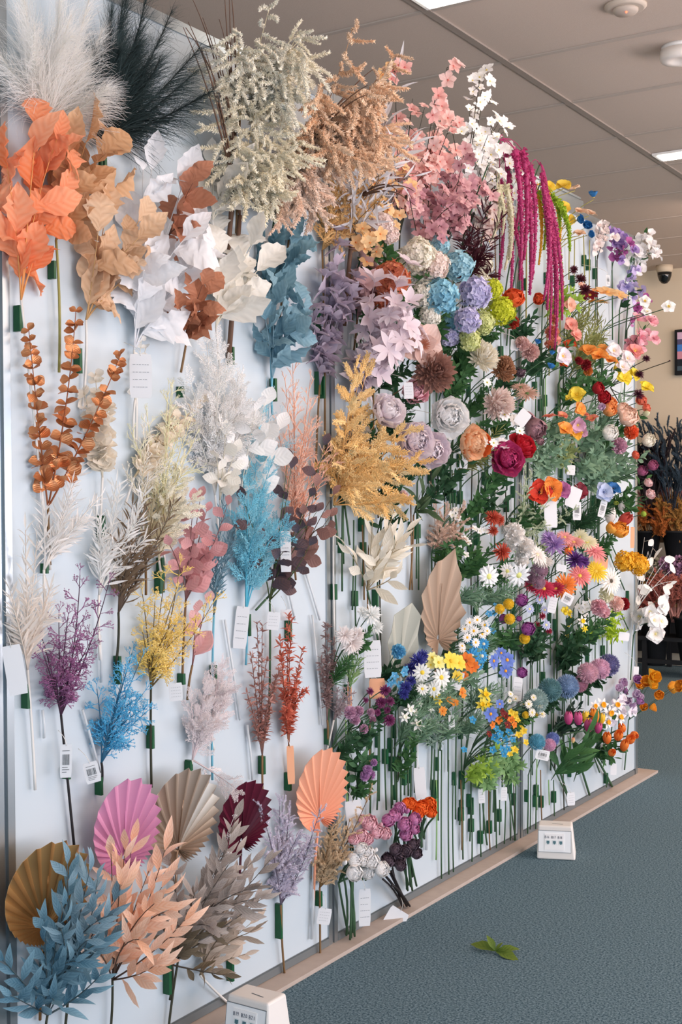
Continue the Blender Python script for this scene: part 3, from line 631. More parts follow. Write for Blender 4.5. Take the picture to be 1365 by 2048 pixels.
# loose white plastic tubes on the panel
TUBE=mat('dfe6ea','eef2f4',rough=.3,trans=.3)
for x0,y0,x1,y1,lb in ((628,1680,624,1878,'clear white plastic tube on the panel right of the lilac pampas'),(372,1830,398,1915,'short white tube tilted below the beige leaves'),(85,1420,88,1476,'short white stick end below the plum twigs'),(165,1420,200,1545,'thin white stick leaning beside the blue twigs'),(200,1270,202,1365,'thin white stick behind the bright blue twigs'),(625,1230,645,1450,'long thin white stick right of the rusty spray'),(495,1450,505,1560,'faint white tube above the burgundy fan'),(450,1240,480,1440,'beige stick behind the paper cards at left centre'),(610,1140,640,1240,'white stick below the mauve brown leaves'),(560,1110,590,1240,'white stick above the rusty spray'),(855,1610,853,1700,'clear tube right of the orange ranunculus'),(835,1480,832,1600,'clear tube above the orange ranunculus'),(928,1620,926,1690,'faint clear tube among the thin green stems')):
    a=P(x0,y0,.01);b=P(x1,y1,.01); t=tag(MB().tube(np.array([a,(a+b)/2+np.array([.002,0,0]),b]),.0045 if x0 in(628,372,855,835) else .003,None,8).build('support_tube',TUBE),lb,'tube')
# ---------------------------------------------------------------- paper price tags
PAPER=mat('eef1f3','e6eaee',rough=.7); PEACH=mat('f2b48c','f6c09a',rough=.7); LINE=mat('8a9298',trans=0); BAR=mat('30363a',trans=0)
def ptag(px,py,wp,hp,label,rot=0,st='lines',off=.07,col=None,string=26,curl=0):
    p=P(px,py,off); q=mpp(p); w=wp*q*1.0; h=hp*q; n=nrm(np.array([.75,-.66,.05])); X=nrm(np.cross(np.array([0,0,1.]),n)); Z=np.cross(n,X)
    c,s=math.cos(rot),math.sin(rot); X,Z=X*c-Z*s,X*s+Z*c
    o=p; t=thing('price_tag',label,'tag',tuple(p)); V=[];k=6
    for i in range(k+1):
        f=i/k*2-1
        for a in(-1,1):
            ww=w/2*(1 if abs(f)<.99 else .9); V.append(o+X*ww*a+Z*h/2*f+n*curl*h*(f-1)**2*.12)
    F=[[2*i,2*i+1,2*i+3,2*i+2] for i in range(k)]; V2=[v-n*.0008 for v in V]; F2=[[b+2*k+2 for b in f[::-1]] for f in F]
    rim=[0]+[2*i+1 for i in range(k+1)]+[2*i for i in range(k,0,-1)]; m=2*k+2
    MB().poly(V+V2,F+F2+[[rim[i],rim[i]+m,rim[(i+1)%len(rim)]+m,rim[(i+1)%len(rim)]] for i in range(len(rim))]).build('card',col or PAPER,t,tuple(p),smooth=False)
    g=MB(); rng=newrng()
    def bar(x0,x1,z0,z1): 
        e=n*(.0009+curl*h*((z0+z1)/h-1)**2*.12); g.poly([o+X*x0+Z*z0+e,o+X*x1+Z*z0+e,o+X*x1+Z*z1+e,o+X*x0+Z*z1+e],[[0,1,2,3]])
    if st=='lines':
        for i in range(4):
            z=h*(.25-.17*i); x=-w*.36
            while x<w*.3: l=w*rng.uniform(.05,.13); bar(x,x+l,z,z+h*.012); x+=l*1.5
        g.build('writing',LINE,t,tuple(p),smooth=False)
    elif st=='bar':
        for i in range(11):
            x=-w*.3+w*.055*i; bar(x,x+w*rng.uniform(.012,.035),-h*.12,h*.2)
        for i in range(3): bar(-w*.32,w*rng.uniform(.05,.3),-h*(.2+.07*i),-h*(.185+.07*i))
        bar(-w*.32,w*.3,h*.3,h*.315); g.build('barcode',BAR,t,tuple(p),smooth=False)
    MB().tube(bez(o+Z*h*.46+n*.001,o+Z*(h*.5+string*q*.5)+n*.006,o+Z*(h*.5+string*q)-np.array([max(.0,off-.02),0,0])*.8,6),.0007,None,4).build('string',mat('efeae2',trans=0),t,tuple(p))
for a in (
 (282,752,45,88,'blank square white card over the ivory leaves, upper left',0,'lines',.08),(132,1522,23,66,'barcode tag on the plum purple branch stem',.03,'bar',.05),(184,1545,30,42,'tilted barcode tag left of the blue branch stem',-.22,'bar',.05),
 (30,1340,38,100,'large tilted white card at the far left edge',-.15,'plain',.03),(352,1384,27,36,'small tag under the pink hanging leaf',-.05,'lines',.05),(572,1103,22,82,'long narrow tag hanging among the dark eucalyptus leaves',0,'lines',.08),
 (483,1255,28,84,'tall handwritten card left of the rose brown spray',.12,'lines',.02),(547,1242,26,36,'small handwritten tag on top of the rose brown spray',.12,'lines',.06),(573,1230,24,22,'small tag above the rusty red spray',0,'plain',.04),
 (746,1318,36,74,'tall handwritten white card right of the spider flowers',0,'lines',.07),(710,1637,34,72,'big white card beside the tan pampas tip',-.1,'plain',.06),(649,1833,28,32,'small handwritten tag on the tan pampas stem',.2,'lines',.04),
 (730,1815,25,74,'handwritten tag below the white ranunculus bunch',.03,'lines',.05),(841,1566,24,62,'white card above the orange ranunculus',-.06,'plain',.04),(792,1838,44,40,'curled paper tag touching the floor strip under the dark ranunculus',.6,'plain',.05),
 (887,855,24,27,'square white tag on the white peony stem',.05,'plain',.16),(818,781,20,33,'small tag in front of the pink peony',-.03,'lines',.16),(928,928,17,18,'tag below the orange peony',.1,'plain',.14),
 (904,1445,13,30,'slim white tag left of the wildflower mix',-.03,'plain',.09),(915,1361,24,36,'tilted tag under the yellow cosmos',.35,'plain',.1),(1036,1378,20,48,'handwritten tag right of the blue cosmos',.1,'lines',.03),
 (964,1592,14,29,'small barcode tag on the green foliage bunch, left one',-.03,'lines',.05),(1009,1588,13,27,'small tag on the green foliage bunch, right one',.05,'lines',.05),(1086,1510,30,20,'barcode label under the blue pompons',.25,'bar',.07),
 (1143,1598,17,26,'white tag on the tulip bunch stems',0,'lines',.07),(1228,1539,14,22,'white tag below the orange tulips',.05,'plain',.06),(1209,1507,15,40,'pale blue card beside the orange tulips',0,'lines',.03),
 (1102,1022,28,62,'white card behind the orange red anemones',.0,'plain',.13),(1148,995,28,42,'tilted white card beside the violet anemone',.42,'plain',.12),(1155,1022,18,36,'barcode tag below the burgundy anemone',.05,'bar',.12),
 (1206,1018,15,34,'barcode tag below the pale blue anemone',.3,'bar',.12),(1104,1043,26,24,'small handwritten tag under the red anemones',.05,'lines',.08),(1124,1136,22,14,'white label below the violet gerbera',.2,'lines',.12),
 (1136,1198,24,22,'barcode label below the orange gerbera',.5,'bar',.12),(1106,1210,18,32,'white tag left of the orange gerbera barcode',.25,'lines',.09),(1249,1273,24,17,'white label on the lime leaves',.15,'plain',.12),
 (1217,561,9,22,'narrow tag beside the purple orchid-like sweet peas',0,'bar',.1),(1046,836,26,34,'blue white diamond-shaped tag beside the blush chrysanthemum',.7,'plain',.16),(1030,690,17,22,'small tag between brown dahlia and pink flower',.15,'plain',.14),
 (1221,800,16,18,'white card behind the dark red ranunculus',.5,'plain',.06),(1273,1345,12,24,'tag at the wall end beside the orange freesias',.1,'plain',.06),(1143,940,18,20,'folded white tag above the violet anemone',.1,'plain',.06)):
    a=list(a)+[0]*0
    if a[0]>1000 and len(a)>7: a[7]+=.05 if a[7]>=.07 else .03
    ptag(*a)
ptag(755,1377,33,40,'peach kraft tag under the handwritten white card',0,'plain',.055,PEACH,4)
ptag(582,1530,15,76,'narrow peach tag in front of the peach fan',-.02,'plain',.06,PEACH)
ptag(1203,1125,30,26,'peach kraft tag with a hole left of the yellow hydrangea',.1,'plain',.08,PEACH)
ptag(1266,1075,9,42,'slim peach tag above the yellow hydrangea',.05,'plain',.1,PEACH)
ptag(700,1400,9,60,'slim orange tag below the spider flowers',0,'plain',.02,PEACH)
# ---------------------------------------------------------------- dried bunches in black buckets by the back wall
BK=mat('14161a','1d2024',trans=0,rough=.6)
def bucket_bunch(px,ytop,ybot,yb,wpx,kind,cols,label,bucket=True,hb=0,stalk='b08a5c'):
    p=ony(px,yb and ybot,BY-hb-.25); rng=newrng(); q=mpp(p); tz=ony(px,ytop,BY-hb-.25)[2]; b=np.array(p,float); org=(float(b[0]),float(b[1]),float(b[2]))
    t=thing('dried_bunch',label,'dried flowers',org); w=wpx*q; T=np.array([b[0],b[1],tz]); brs=[]
    for i in range(24):
        e=T+np.array([rng.uniform(-.6,.6)*w,rng.uniform(-.3,.3)*w,-rng.uniform(0,.12)]); brs.append(bez(b+np.array([rng.uniform(-.02,.02),0,0]),(b+e)/2,e,6))
    s=MB()
    for br in brs: s.tube(br,.005,.003,4)
    s.build('stems',mat(stalk,trans=0),t,org); m=MB()
    if kind=='puff':
        for br in brs: m.put(PLUMES[0],br[-1]-np.array([0,0,.05])+rng.normal(0,.012,(7,3)),np.array([0,0,1])+rng.normal(0,.35,(7,3)),rng.normal(0,1,(7,3)),.12,rng)
    elif kind=='ball':
        for br in brs: 
            d=fib(26,rng,-.7); m.put(T_petal(.9,2,2,.4,.5,.6),br[-1]+d*.022,d,nrm(rng.normal(0,1,(26,3))),.024,rng)
    else:
        scatter(m,PLUME,brs,7,.14,rng,phi=.35,t0=.35,fj=1)
    m.build('heads',mat(*cols),t,org)
def bucket(px,yt,yb,wpx,label,hb=0,grp=None):
    a=ony(px,yb,BY-hb-.25); z1=ony(px,yt,BY-hb-.25)[2]; q=mpp(a); t=thing('flower_bucket',label,'bucket',tuple(a),grp); r=wpx*q/2; H=z1-a[2]
    MB().lathe([(.001,0.002),(r*.55,0),(r*.6,.004),(r*.97,H),(r*1.04,H),(r*1.04,H+.015),(r*.9,H+.012),(r*.8,H-.05),(.001,H-.05)],tuple(a),24).build('body',BK,t,tuple(a)); 
# stand with shelves
a=ony(1262,1262,BY-.05); b=ony(1420,1262,BY-.05); zs=[ony(1300,y,BY-.3)[2] for y in (1262,1120)]
for z,lb in zip(zs,('black shelf of the flower stand carrying the lower buckets','black shelf of the flower stand carrying the upper buckets')):
    pass
t=thing('flower_stand','black stepped stand of shelves holding dried flower buckets at the back wall','stand',(a[0],BY-.3,0)); o=(a[0],BY-.3,0)
st=[]
for y,z in ((BY-.22,zs[1]),(BY-.5,zs[0])):
    MB().box((a[0]-.3,y-.13,z-.025),(b[0]+.2,y+.13,z)).build('shelf',BK,t,o,smooth=False)
for x in (a[0]-.28,a[0]+.03,a[0]+.3,b[0]+.15):
    MB().box((x-.015,BY-.62,0),(x+.015,BY-.59,zs[0]-.025)).build('leg',BK,t,o,smooth=False)
    MB().box((x-.015,BY-.10,0),(x+.015,BY-.07,zs[1]-.025)).build('leg',BK,t,o,smooth=False)
MB().box((a[0]-.3,BY-.61,.09),(b[0]+.2,BY-.59,.12)).build('rail',BK,t,o,smooth=False)
MB().box((a[0]-.3,BY-.09,.1),(b[0]+.2,BY-.07,zs[1]-.02)).build('back_board',BK,t,o,smooth=False)
for x,yt,yb,wd,h,lb in ((1312,1238,1330,62,.28,'black tapered bucket on the floor behind the wall end, left one'),(1384,1238,1330,70,.28,'black tapered bucket on the floor at the right frame edge'),(1296,1065,1120,58,-.05,'black bucket under the orange dried heads'),(1350,1065,1120,50,-.05,'black bucket under the golden dried heads')):
    bucket(x,yt,yb,wd,lb,h)
for a in ((1300,875,1040,1,90,'p',('1e1a24','3c343c'),'tall dark brown dried branches standing at the back wall',1,.02,'2a2022'),(1345,850,1040,1,100,'p',('22303e','4a6070'),'tall smoky blue grass bunch by the back wall',1,0.03,'2c3440'),
 (1322,985,1085,1,70,'p',('8a4f52','b07874'),'dusky pink dried plumes behind the orange heads',1,-.06,'7a5a40'),(1296,1020,1085,1,70,'puff',('b4622c','d88a4a'),'rusty orange dried flower bunch beside the wall end',1,0,'a87a48'),(1355,1005,1085,1,50,'puff',('a87a3c','c89a58'),'golden brown dried flower bunch at the right edge, upper',1,0,'a87a48'),
 (1352,1120,1200,1,40,'ball',('8a6488','b08cae'),'mauve dried ball bunch at the right edge',1,.1,'6a5040'),(1318,1125,1200,1,34,'ball',('9a9a8c','c0c0b0'),'grey white dried ball bunch beside the honesty coins',1,.1,'6a6050'),(1325,1165,1240,1,36,'puff',('8a6a34','b08f50'),'ochre dried bunch behind the buckets',1,.15,'8a6a44'),
 (1300,1185,1245,1,46,'puff',('9c4840','c47468'),'brick red dried bunch in the left floor bucket',1,.28,'b08060'),(1350,1165,1245,1,62,'puff',('b86a60','d88e80'),'coral pink dried bunch in the right floor bucket',1,.28,'c08a80')):
    bucket_bunch(*a)
# ---------------------------------------------------------------- left half of the wall: leaves, plumes and fans
LB='artificial branch'
spray('pampas','large fluffy white pampas plume at the top left corner',LB,(90,262),(40,-60),250,(95,330),('f4f2ec','ffffff','e8e4da'),'w',n=7,k=520,ls=130,extra=[(185,-30),(205,60),(215,175,.12),(120,-60)],dep=.5,name='pampas_grass')
spray('pampas','large black feathery pampas plume beside the white one',LB,(206,296),(250,-50),150,(207,360),('263232','54686a','1c2626'),'g',tp=[(207,336,40,13)],n=8,k=500,ls=125,extra=[(320,120,.1),(280,80),(345,20),(400,95,.15),(425,182,.2),(395,140,.12),(300,-40)],dep=.4,name='pampas_grass')
spray('broad','bright orange large-leaved branch at the upper left edge',LB,(42,600),(78,205),150,(100,1140),('f27e46','ffbe98','e09a5c'),'w',tp=[(37,637,52,15)],n=5,k=6,ls=88)
spray('broad','tan large-leaved branch right of the orange leaves',LB,(112,480),(185,262),165,(118,745),('c08a5c','ecc49c','a87a4c'),'y',tp=[(105,540,36,12)],n=5,k=5,ls=82)
spray('broad','pale brown leaf branch below the black pampas',LB,(172,640),(250,400),175,(165,820),('d2a47a','f6d8b8','c09a6a'),'w',tp=[(157,722,50,14)],n=5,k=5,ls=84)
spray('broad','white large-leaved branch in the middle of the upper left panel',LB,(268,700),(320,300),200,(272,900),('eff1f4','fbfcfe','e4e6ea'),'w',n=6,k=6,ls=88,extra=[(400,470,.1)])
spray('broad','small rust brown leaf branch among white leaves, upper one',LB,(335,480),(365,362),80,(318,560),('b4765a','cf9276','6e4434'),'b',n=3,k=4,ls=64,dep=.9,off=.11)
spray('broad','small rust brown leaf branch hanging above the white fern',LB,(372,690),(372,545),100,(362,745),('a86a4c','c98b6c','6e4434'),'b',n=4,k=5,ls=62,dep=.8,off=.1)
spray('broad','cream white leaf branch next to the tall dark stems',LB,(432,655),(470,440),140,(440,760),('efebe0','f8f6ee','dcd8c8'),'w',tp=[(463,712,36,11)],n=5,k=5,ls=80)
spray('broad','cream curled leaf cluster just below the cream plumes',LB,(425,440),(450,330),110,(430,520),('f1ede2','faf8f2','dcd8c8'),'w',n=4,k=4,ls=76)
spray('broad','dusty blue large-leaved branch in the top centre',LB,(540,620),(575,432),110,(545,790),('568294','8cb2be','6a8fa0'),'t',tp=[(514,583,40,13)],n=5,k=6,ls=64)
spray('broad','dusty blue leaf branch, lower one under the top centre',LB,(545,755),(560,560),130,(545,830),('608ca0','9cc0cc','7d9fae'),'t',tp=[(548,780,46,13)],n=5,k=6,ls=62)
# round leaved eucalyptus
spray('round','copper eucalyptus spray with metallic round leaves at the left edge',LB,(96,1015),(52,672),60,(100,1130),('c07a4a','e2a274','9a5a38'),'b',n=1,k=23,ls=25,extra=[(152,622,.05),(243,705,.07)],metal=.65,rough=.35)
spray('round','ivory eucalyptus spray with small round leaves beside the copper one',LB,(205,955),(182,702),60,(200,1090),('f4ead8','fdf7ec','d8cdb8'),'w',tp=[(204,1055,48,12)],n=4,k=18,ls=25)
spray('round','cream eucalyptus spray slanting up towards the white fern',LB,(268,955),(408,775),50,(250,1010),('f3e4cc','fbf3e4','cbb896'),'w',n=4,k=16,ls=24)
spray('round','short white eucalyptus tip behind the blank white card',LB,(270,800),(285,668),40,(270,900),('f6f2ea','fdfbf6','e0dacb'),'w',n=2,k=7,ls=17)
spray('coralf','pale yellow feathery lace branch in the middle of the left panel',LB,(322,1060),(325,740),160,(330,1130),('f3efc4','faf7dc','e2dcae'),'w',tp=[(362,784,22,12)],n=10,k=16,ls=46)
spray('fern','white snowy fern branch, upper left centre',LB,(430,990),(425,680),165,(440,1100),('f4f3ee','ffffff','e2e0d8'),'w',n=11,k=15,ls=60)
spray('fernk','ivory fine fern branch drooping above the yellow branch',LB,(318,1120),(350,930),110,(326,1180),('f0ead2','faf6e6','d8d0b4'),'w',tp=[(322,1150,70,13)],n=8,k=10,ls=50)
spray('oval','white oval-leaved branch in front of the pale blue fern',LB,(478,1010),(510,770),130,(470,1100),('f7f6f2','ffffff','dcdacf'),'w',n=5,k=5,ls=60,extra=[(560,855,.1)],off=.1)
# needle leaved
spray('needle','white rosemary-like spray arching right under the copper leaves',LB,(88,1140),(165,925),130,(92,1240),('eeeae6','fbf9f6','dedad4'),'w',tp=[(90,1137,20,11)],n=7,k=30,ls=38)
spray('needle','white needle-leaved spray right of the leftmost one',LB,(198,1190),(235,960),150,(200,1320),('f0efec','fdfdfb','dcdcd6'),'w',tp=[(202,1062,52,11)],n=8,k=32,ls=40,extra=[(295,965,.1)])
spray('needle','blush white needle-leaved spray at the far left edge',LB,(55,1340),(50,1070),110,(70,1580),('f0e6dc','faf4ec','dccfc2'),'w',tp=[(52,1392,50,12)],n=8,k=32,ls=42)
spray('needle','brown needle-leaved spray in the left panel',LB,(237,1225),(275,970),120,(232,1330),('75624f','95816a','54463a'),'d',tp=[(236,1340,56,12)],n=8,k=32,ls=38,extra=[(345,1010,.09)])
spray('needle','dusty blue rosemary spray beside the turquoise fern',LB,(428,1230),(440,975),80,(425,1560),('5f8596','83a7b6','4a6b78'),'t',tp=[(428,1350,40,11)],n=7,k=30,ls=26)
spray('oval','dusty pink oval-leaved eucalyptus branch, left centre',LB,(372,1200),(395,985),120,(365,1360),('c98c8e','e3adae','7a5656'),'b',tp=[(318,1165,44,13),(364,1358,22,14)],n=6,k=7,ls=46,extra=[(455,1010,.09),(340,1090,.08)])
spray('oval','pink leaf pair hanging low behind the yellow branch',LB,(385,1330),(405,1200),60,(375,1400),('dfa3a4','efc2c0','8a6060'),'b',n=2,k=3,ls=54,off=.05)
spray('fern','turquoise blue fern branch in the centre of the left panel',LB,(492,1225),(508,840),150,(492,1330),('5cc0dc','a4e0ee','5ab4cc'),'t',tp=[(496,1250,44,12)],n=10,k=15,ls=58)
spray('coralf','pale sky blue lace tips above the turquoise fern',LB,(530,980),(540,770),110,(520,1060),('a9d3e2','c9e4ee','88b9cc'),'t',n=7,k=12,ls=40)
spray('coralf','peach pink lace branch behind the yellow-orange fern',LB,(592,1085),(585,745),135,(592,1160),('ffb896','ffdcc8','d89a7e'),'b',tp=[(592,1122,40,13)],n=12,k=20,ls=48)
spray('fernk','apricot yellow fern branch drooping to the right at the centre',LB,(668,1010),(715,750),190,(675,1090),('fbca78','ffe4ac','e0b070'),'g',tp=[(637,766,46,10)],n=12,k=11,ls=64,extra=[(832,925,.22),(800,1000,.2),(790,880,.2)],dep=1.,off=.12)
spray('fernk','cream yellow fern tips spreading low at the centre',LB,(690,1010),(760,900),120,(700,1090),('f6e2b0','fdf0cc','c8b484'),'g',n=7,k=9,ls=46,extra=[(800,1005,.18)],dep=.8)
spray('oval','dark navy and brown eucalyptus branch on bent green stems',LB,(540,1200),(600,900),120,(538,1440),('3d4656','7d5c58','4d5a38'),'g',n=6,k=5,ls=44,extra=[(487,1000,.06),(650,890,.15),(620,1090,.12)],off=.12)
spray('oval','mauve brown oval leaf spray below the dark eucalyptus',LB,(600,1130),(620,960),130,(512,1220),('8b6a66','b08478','5a4a38'),'g',n=6,k=4,ls=40,off=.1)
# coral twigs
spray('coral','plum purple fine-twigged branch low on the left',LB,(122,1430),(108,1215),130,(148,1690),('7c4470','a8709c','4a2f44'),'k',tp=[(134,1546,24,12)],n=9,k=15,ls=42,extra=[(218,1165,.08),(160,1150,.07)])
spray('coral','bright blue fine-twigged branch low on the left',LB,(203,1525),(255,1300),130,(199,1590),('38a6da','6cc4ea','2a5f7c'),'k',tp=[(199,1572,36,12)],n=10,k=15,ls=42)
spray('coral','sunny yellow fine-twigged branch above the blue one',LB,(302,1375),(315,1150),140,(303,1575),('fbd45c','ffe694','6b5a34'),'d',tp=[(302,1474,46,13)],n=10,k=15,ls=40,extra=[(425,1208,.1),(360,1130,.08)])
spray('fern','blush white fern branch left of the rust willow spray',LB,(385,1520),(420,1350),100,(378,1545),('ecdfe0','f9f2f2','cfc0c2'),'w',tp=[(379,1530,20,12)],n=8,k=10,ls=46,extra=[(475,1580,.12)])
spray('fern','pale pink fern tips beside the dusty blue stem',LB,(425,1440),(440,1320),90,(428,1500),('efe0e2','faf4f4','cfc0c2'),'w',n=6,k=8,ls=42)
spray('willow','rusty red small-leaved spray at the centre of the left panel',LB,(578,1490),(560,1240),90,(579,1560),('c45f4a','e08a72','8f5a44'),'b',tp=[(578,1260,44,12)],n=9,k=24,ls=17)
spray('willow','dusty rose brown small-leaved spray left of the rusty red one',LB,(525,1510),(510,1240),105,(530,1660),('a8756a','c2948a','7a5a50'),'b',tp=[(525,1530,36,12)],n=8,k=18,ls=16)
spray('willow','slim taupe small-leaved spray over the aluminium joint',LB,(655,1440),(648,1230),50,(656,1480),('8f7472','ab9390','7a6460'),'b',n=7,k=22,ls=14)
# bottom left bunches and fans
palmfan('gold ribbed palm fan at the bottom left corner',(85,1850),(88,1672),160,('94683a','e8bc80'),(80,2040),metal=.6,rough=.3)
palmfan('pink ribbed palm fan near the bottom left',(243,1715),(240,1547),128,('c87fa8','eeb2d0'),(262,1900),rough=.6)
palmfan('bronze silver ribbed palm fan beside the pink one',(350,1695),(362,1527),138,('947e6a','f0e0d0'),(352,1880),metal=.6,rough=.28,tp=[(378,1535,24,12)])
palmfan('dark burgundy ribbed palm fan behind the taupe leaves',(478,1680),(478,1554),108,('4a1226','7c2c44'),(480,1860),rough=.35)
palmfan('peach ribbed palm fan above the lilac pampas',(634,1632),(628,1490),112,('f2a583','fcc8aa'),(628,1800),rough=.7,tp=[(577,1563,36,13)])
palmfan('large tan dried palm fan with jagged edge right of centre',(872,1278),(876,1088),132,('9c8470','cdb8a4'),(870,1400),rough=.8,n=20,spiky=1)
palmfan('pale grey green dried palm fan below the cream leaves',(795,1345),(797,1178),92,('a9aca0','cccdc0'),(800,1480),rough=.8,n=15,spiky=1)
spray('lance','teal blue long-leaved bunch in the bottom left corner',LB,(95,2030),(110,1740),210,(85,2120),('3e6c82','8cb4c4','4a5a5e'),'d',n=9,k=11,ls=74,extra=[(200,1950,.14),(20,1990,.1),(5,1920,.06)],dep=.8)
spray('lance','blue grey long-leaved bunch in front of the gold fan',LB,(140,1960),(140,1710),170,(130,2060),('547c90','a4c2ce','4a5a5e'),'d',n=7,k=9,ls=72,extra=[(195,1760,.16)],dep=.9,off=.14)
spray('lance','peach long-leaved bunch in front of the pink fan',LB,(225,1960),(255,1670),170,(215,2110),('f0b088','ffe6d2','5a463a'),'d',n=10,k=10,ls=78,extra=[(370,1840,.16),(330,1700,.14),(310,1930,.14)],dep=.9,off=.14)
spray('lance','taupe grey long-leaved bunch at the bottom centre left',LB,(360,1900),(450,1650),200,(332,2110),('8c8078','ccc2ba','5e5852'),'d',tp=[(336,1958,60,15)],n=11,k=11,ls=62,extra=[(540,1720,.16),(470,1640,.14),(340,1720,.12),(520,1800,.14)],dep=.8,off=.12)
spray('lance','beige veined long-leaved bunch under the taupe one',LB,(400,1950),(470,1800),150,(462,2010),('b09c8a','d0c0b0','6e604e'),'w',tp=[(462,1937,50,13)],n=7,k=8,ls=58,dep=.6)
spray('lance','olive brown drooping leaf bunch at the lower left centre',LB,(345,1930),(385,1800),150,(340,2000),('5c5242','84765f','3a342a'),'d',n=7,k=8,ls=52,extra=[(450,1950,.08)],dep=.5)
spray('coral','white berry twig rising out of the taupe bunch',LB,(420,1760),(455,1640),60,(420,1840),('ece8e6','ffffff','cfc8c4'),'w',n=4,k=4,ls=26,off=.16)
spray('grassf','lilac grey fluffy pampas bunch at the bottom centre',LB,(562,1810),(570,1600),95,(570,1952),('c8c2d6','e6e0ee','6a6070'),'b',tp=[(559,1842,70,13)],n=11,k=20,ls=34,extra=[(640,1620,.14),(625,1670,.12),(520,1610,.08)])
spray('grassf','tan brown fluffy pampas bunch right of the lilac one',LB,(640,1775),(665,1640),80,(641,1925),('ccae88','ecd6b4','6e5636'),'b',tp=[(639,1797,30,12)],n=10,k=18,ls=30,extra=[(742,1582,.16),(700,1640,.14),(690,1700,.12)])
# upper centre plumes
spray('grass','cream white drooping grass plumes at the top centre',LB,(480,240),(530,10),170,(460,700),('fdf3d8','fffcf0','e4d8b4'),'b',n=10,k=15,ls=84,extra=[(610,110,.3),(470,60,.2),(600,60,.3),(440,110,.12)],dep=1.,off=.22)
spray('grass','pale cream plumes spilling lower over the top centre',LB,(470,390),(530,200),170,(440,640),('fdf1d2','fffbea','e0cfa4'),'b',n=10,k=15,ls=80,extra=[(560,380,.16),(440,210,.1),(480,350,.12)],dep=.9,off=.14)
spray('grass','peach coloured plume grass bunch at the top centre',LB,(600,330),(690,130),190,(560,640),('fccca0','ffead2','cca07a'),'b',n=13,k=17,ls=86,extra=[(705,60,.32),(790,110,.34),(760,200,.3),(640,180,.26)],dep=1.2,off=.25)
spray('grass','salmon beige plumes hanging under the peach bunch',LB,(560,350),(610,330),110,(520,620),('fdd6ba','fff0e2','d0b090'),'g',n=8,k=13,ls=78,extra=[(560,430,.12),(640,420,.14),(600,400,.16),(545,330,.1)],dep=.9,off=.14)
spray('grassf','golden amber plume grass over the blue and lilac leaves',LB,(645,500),(690,290),90,(650,900),('eeb468','ffdea4','9a7a4c'),'b',n=8,k=15,ls=40,extra=[(770,340,.2),(760,395,.2),(740,320,.18)],dep=.8)
spray('blade','silver white blade-leaved branch right of the peach plumes',LB,(700,470),(760,180),130,(705,640),('dcdce2','f2f2f6','8a7a6a'),'b',n=8,k=11,ls=72,extra=[(800,125,.34),(780,290,.26),(770,380,.24),(700,360,.2)],dep=1.2,off=.22)
for i,(b,t,lb) in enumerate((((480,430),(372,20),'long dark brown grass blades arching to the ceiling at left of the cream plumes'),((470,330),(400,-30),'tall thin brown twig reaching above the cream plumes'),((600,320),(700,155),'dark curved twigs inside the peach plumes'),((710,400),(800,300),'thin brown curved twigs in front of the silver blades'))):
    rng=newrng(); bb=P(*b,.05); ft=np.array([.012,bb[1],bb[2]-.35]); th=thing('grass_twig',lb,LB,(0,float(ft[1]),float(ft[2]))); mb=MB()
    for k in range(6):
        tt=P(t[0]+rng.uniform(-30,60),t[1]+rng.uniform(-20,110),.12+.06*k*(i>1)); c=(bb+tt)/2+np.array([.03,rng.uniform(-.05,.02),.05]); mb.tube(bez(bb,c,tt,9),.0035,.0009,4)
    mb.tube(bez(bb,(bb+ft)/2,ft,4),.006,.007).build('blade',mat('5a4236','7a5c4a',trans=0),th,(0,float(ft[1]),float(ft[2])),clampx=.005)
# lilac stars, cream leaves
spray('star','greyish lilac star-leaved branch in the upper centre',LB,(640,770),(672,470),120,(632,1000),('a898ac','d8cedc','857888'),'b',tp=[(636,640,44,12),(645,775,44,11)],n=8,k=7,ls=36)
spray('star','pale pink lilac star-leaved branch beside the rust hydrangea',LB,(705,790),(775,520),150,(690,960),('dccad2','f8f0f6','b8a0a8'),'b',tp=[(676,690,36,11)],n=9,k=7,ls=40,extra=[(820,600,.24),(805,680,.22)],dep=1.,off=.15)
spray('star','rosy pink star-leaved branch behind the lilac leaves',LB,(715,640),(735,480),100,(700,760),('dcb4b4','ecd0d0','b08a88'),'b',n=6,k=6,ls=36)
spray('lance','cream white lance-leaved branch hanging at the centre right',LB,(735,1180),(755,1020),130,(760,1300),('efe6d2','fbf6e8','a89878'),'g',tp=[(752,1196,34,11)],n=7,k=5,ls=66,extra=[(795,1080,.13),(690,1090,.06),(790,1150,.1)],dep=.9)
spray('needle','green and white wispy sprig under the white spider flowers',LB,(700,1380),(705,1290),50,(702,1400),('6f9a58','a8c088','5a8048'),'g',n=5,k=12,ls=24)
spray('willow','pale lilac wispy sprig right of the aluminium joint',LB,(668,1440),(700,1360),60,(655,1500),('b0a0a4','cfc2c6','8a7a7c'),'w',n=5,k=12,ls=13)
spray('coralf','ivory lace branch left of the white snowy fern',LB,(285,1010),(290,850),90,(285,1080),('f6efdc','fffaf0','e0d8c0'),'w',n=7,k=14,ls=40)
spray('fern','frosty white fern branch beside the tall dark stems',LB,(460,960),(480,760),90,(462,1050),('eeeeec','fcfcfc','dcdcd8'),'w',n=7,k=12,ls=46)
spray('needle','pale straw needle sprig arching over the brown spray',LB,(290,1110),(330,930),70,(292,1190),('cdbf9c','e6dcc0','a89a78'),'b',n=5,k=22,ls=34,extra=[(350,1005,.1)])
spray('oval','cream round-leaved twig in front of the white fern',LB,(440,1000),(450,860),70,(440,1080),('f2eee2','fffdf6','d8d0bc'),'w',n=4,k=4,ls=44,off=.1)
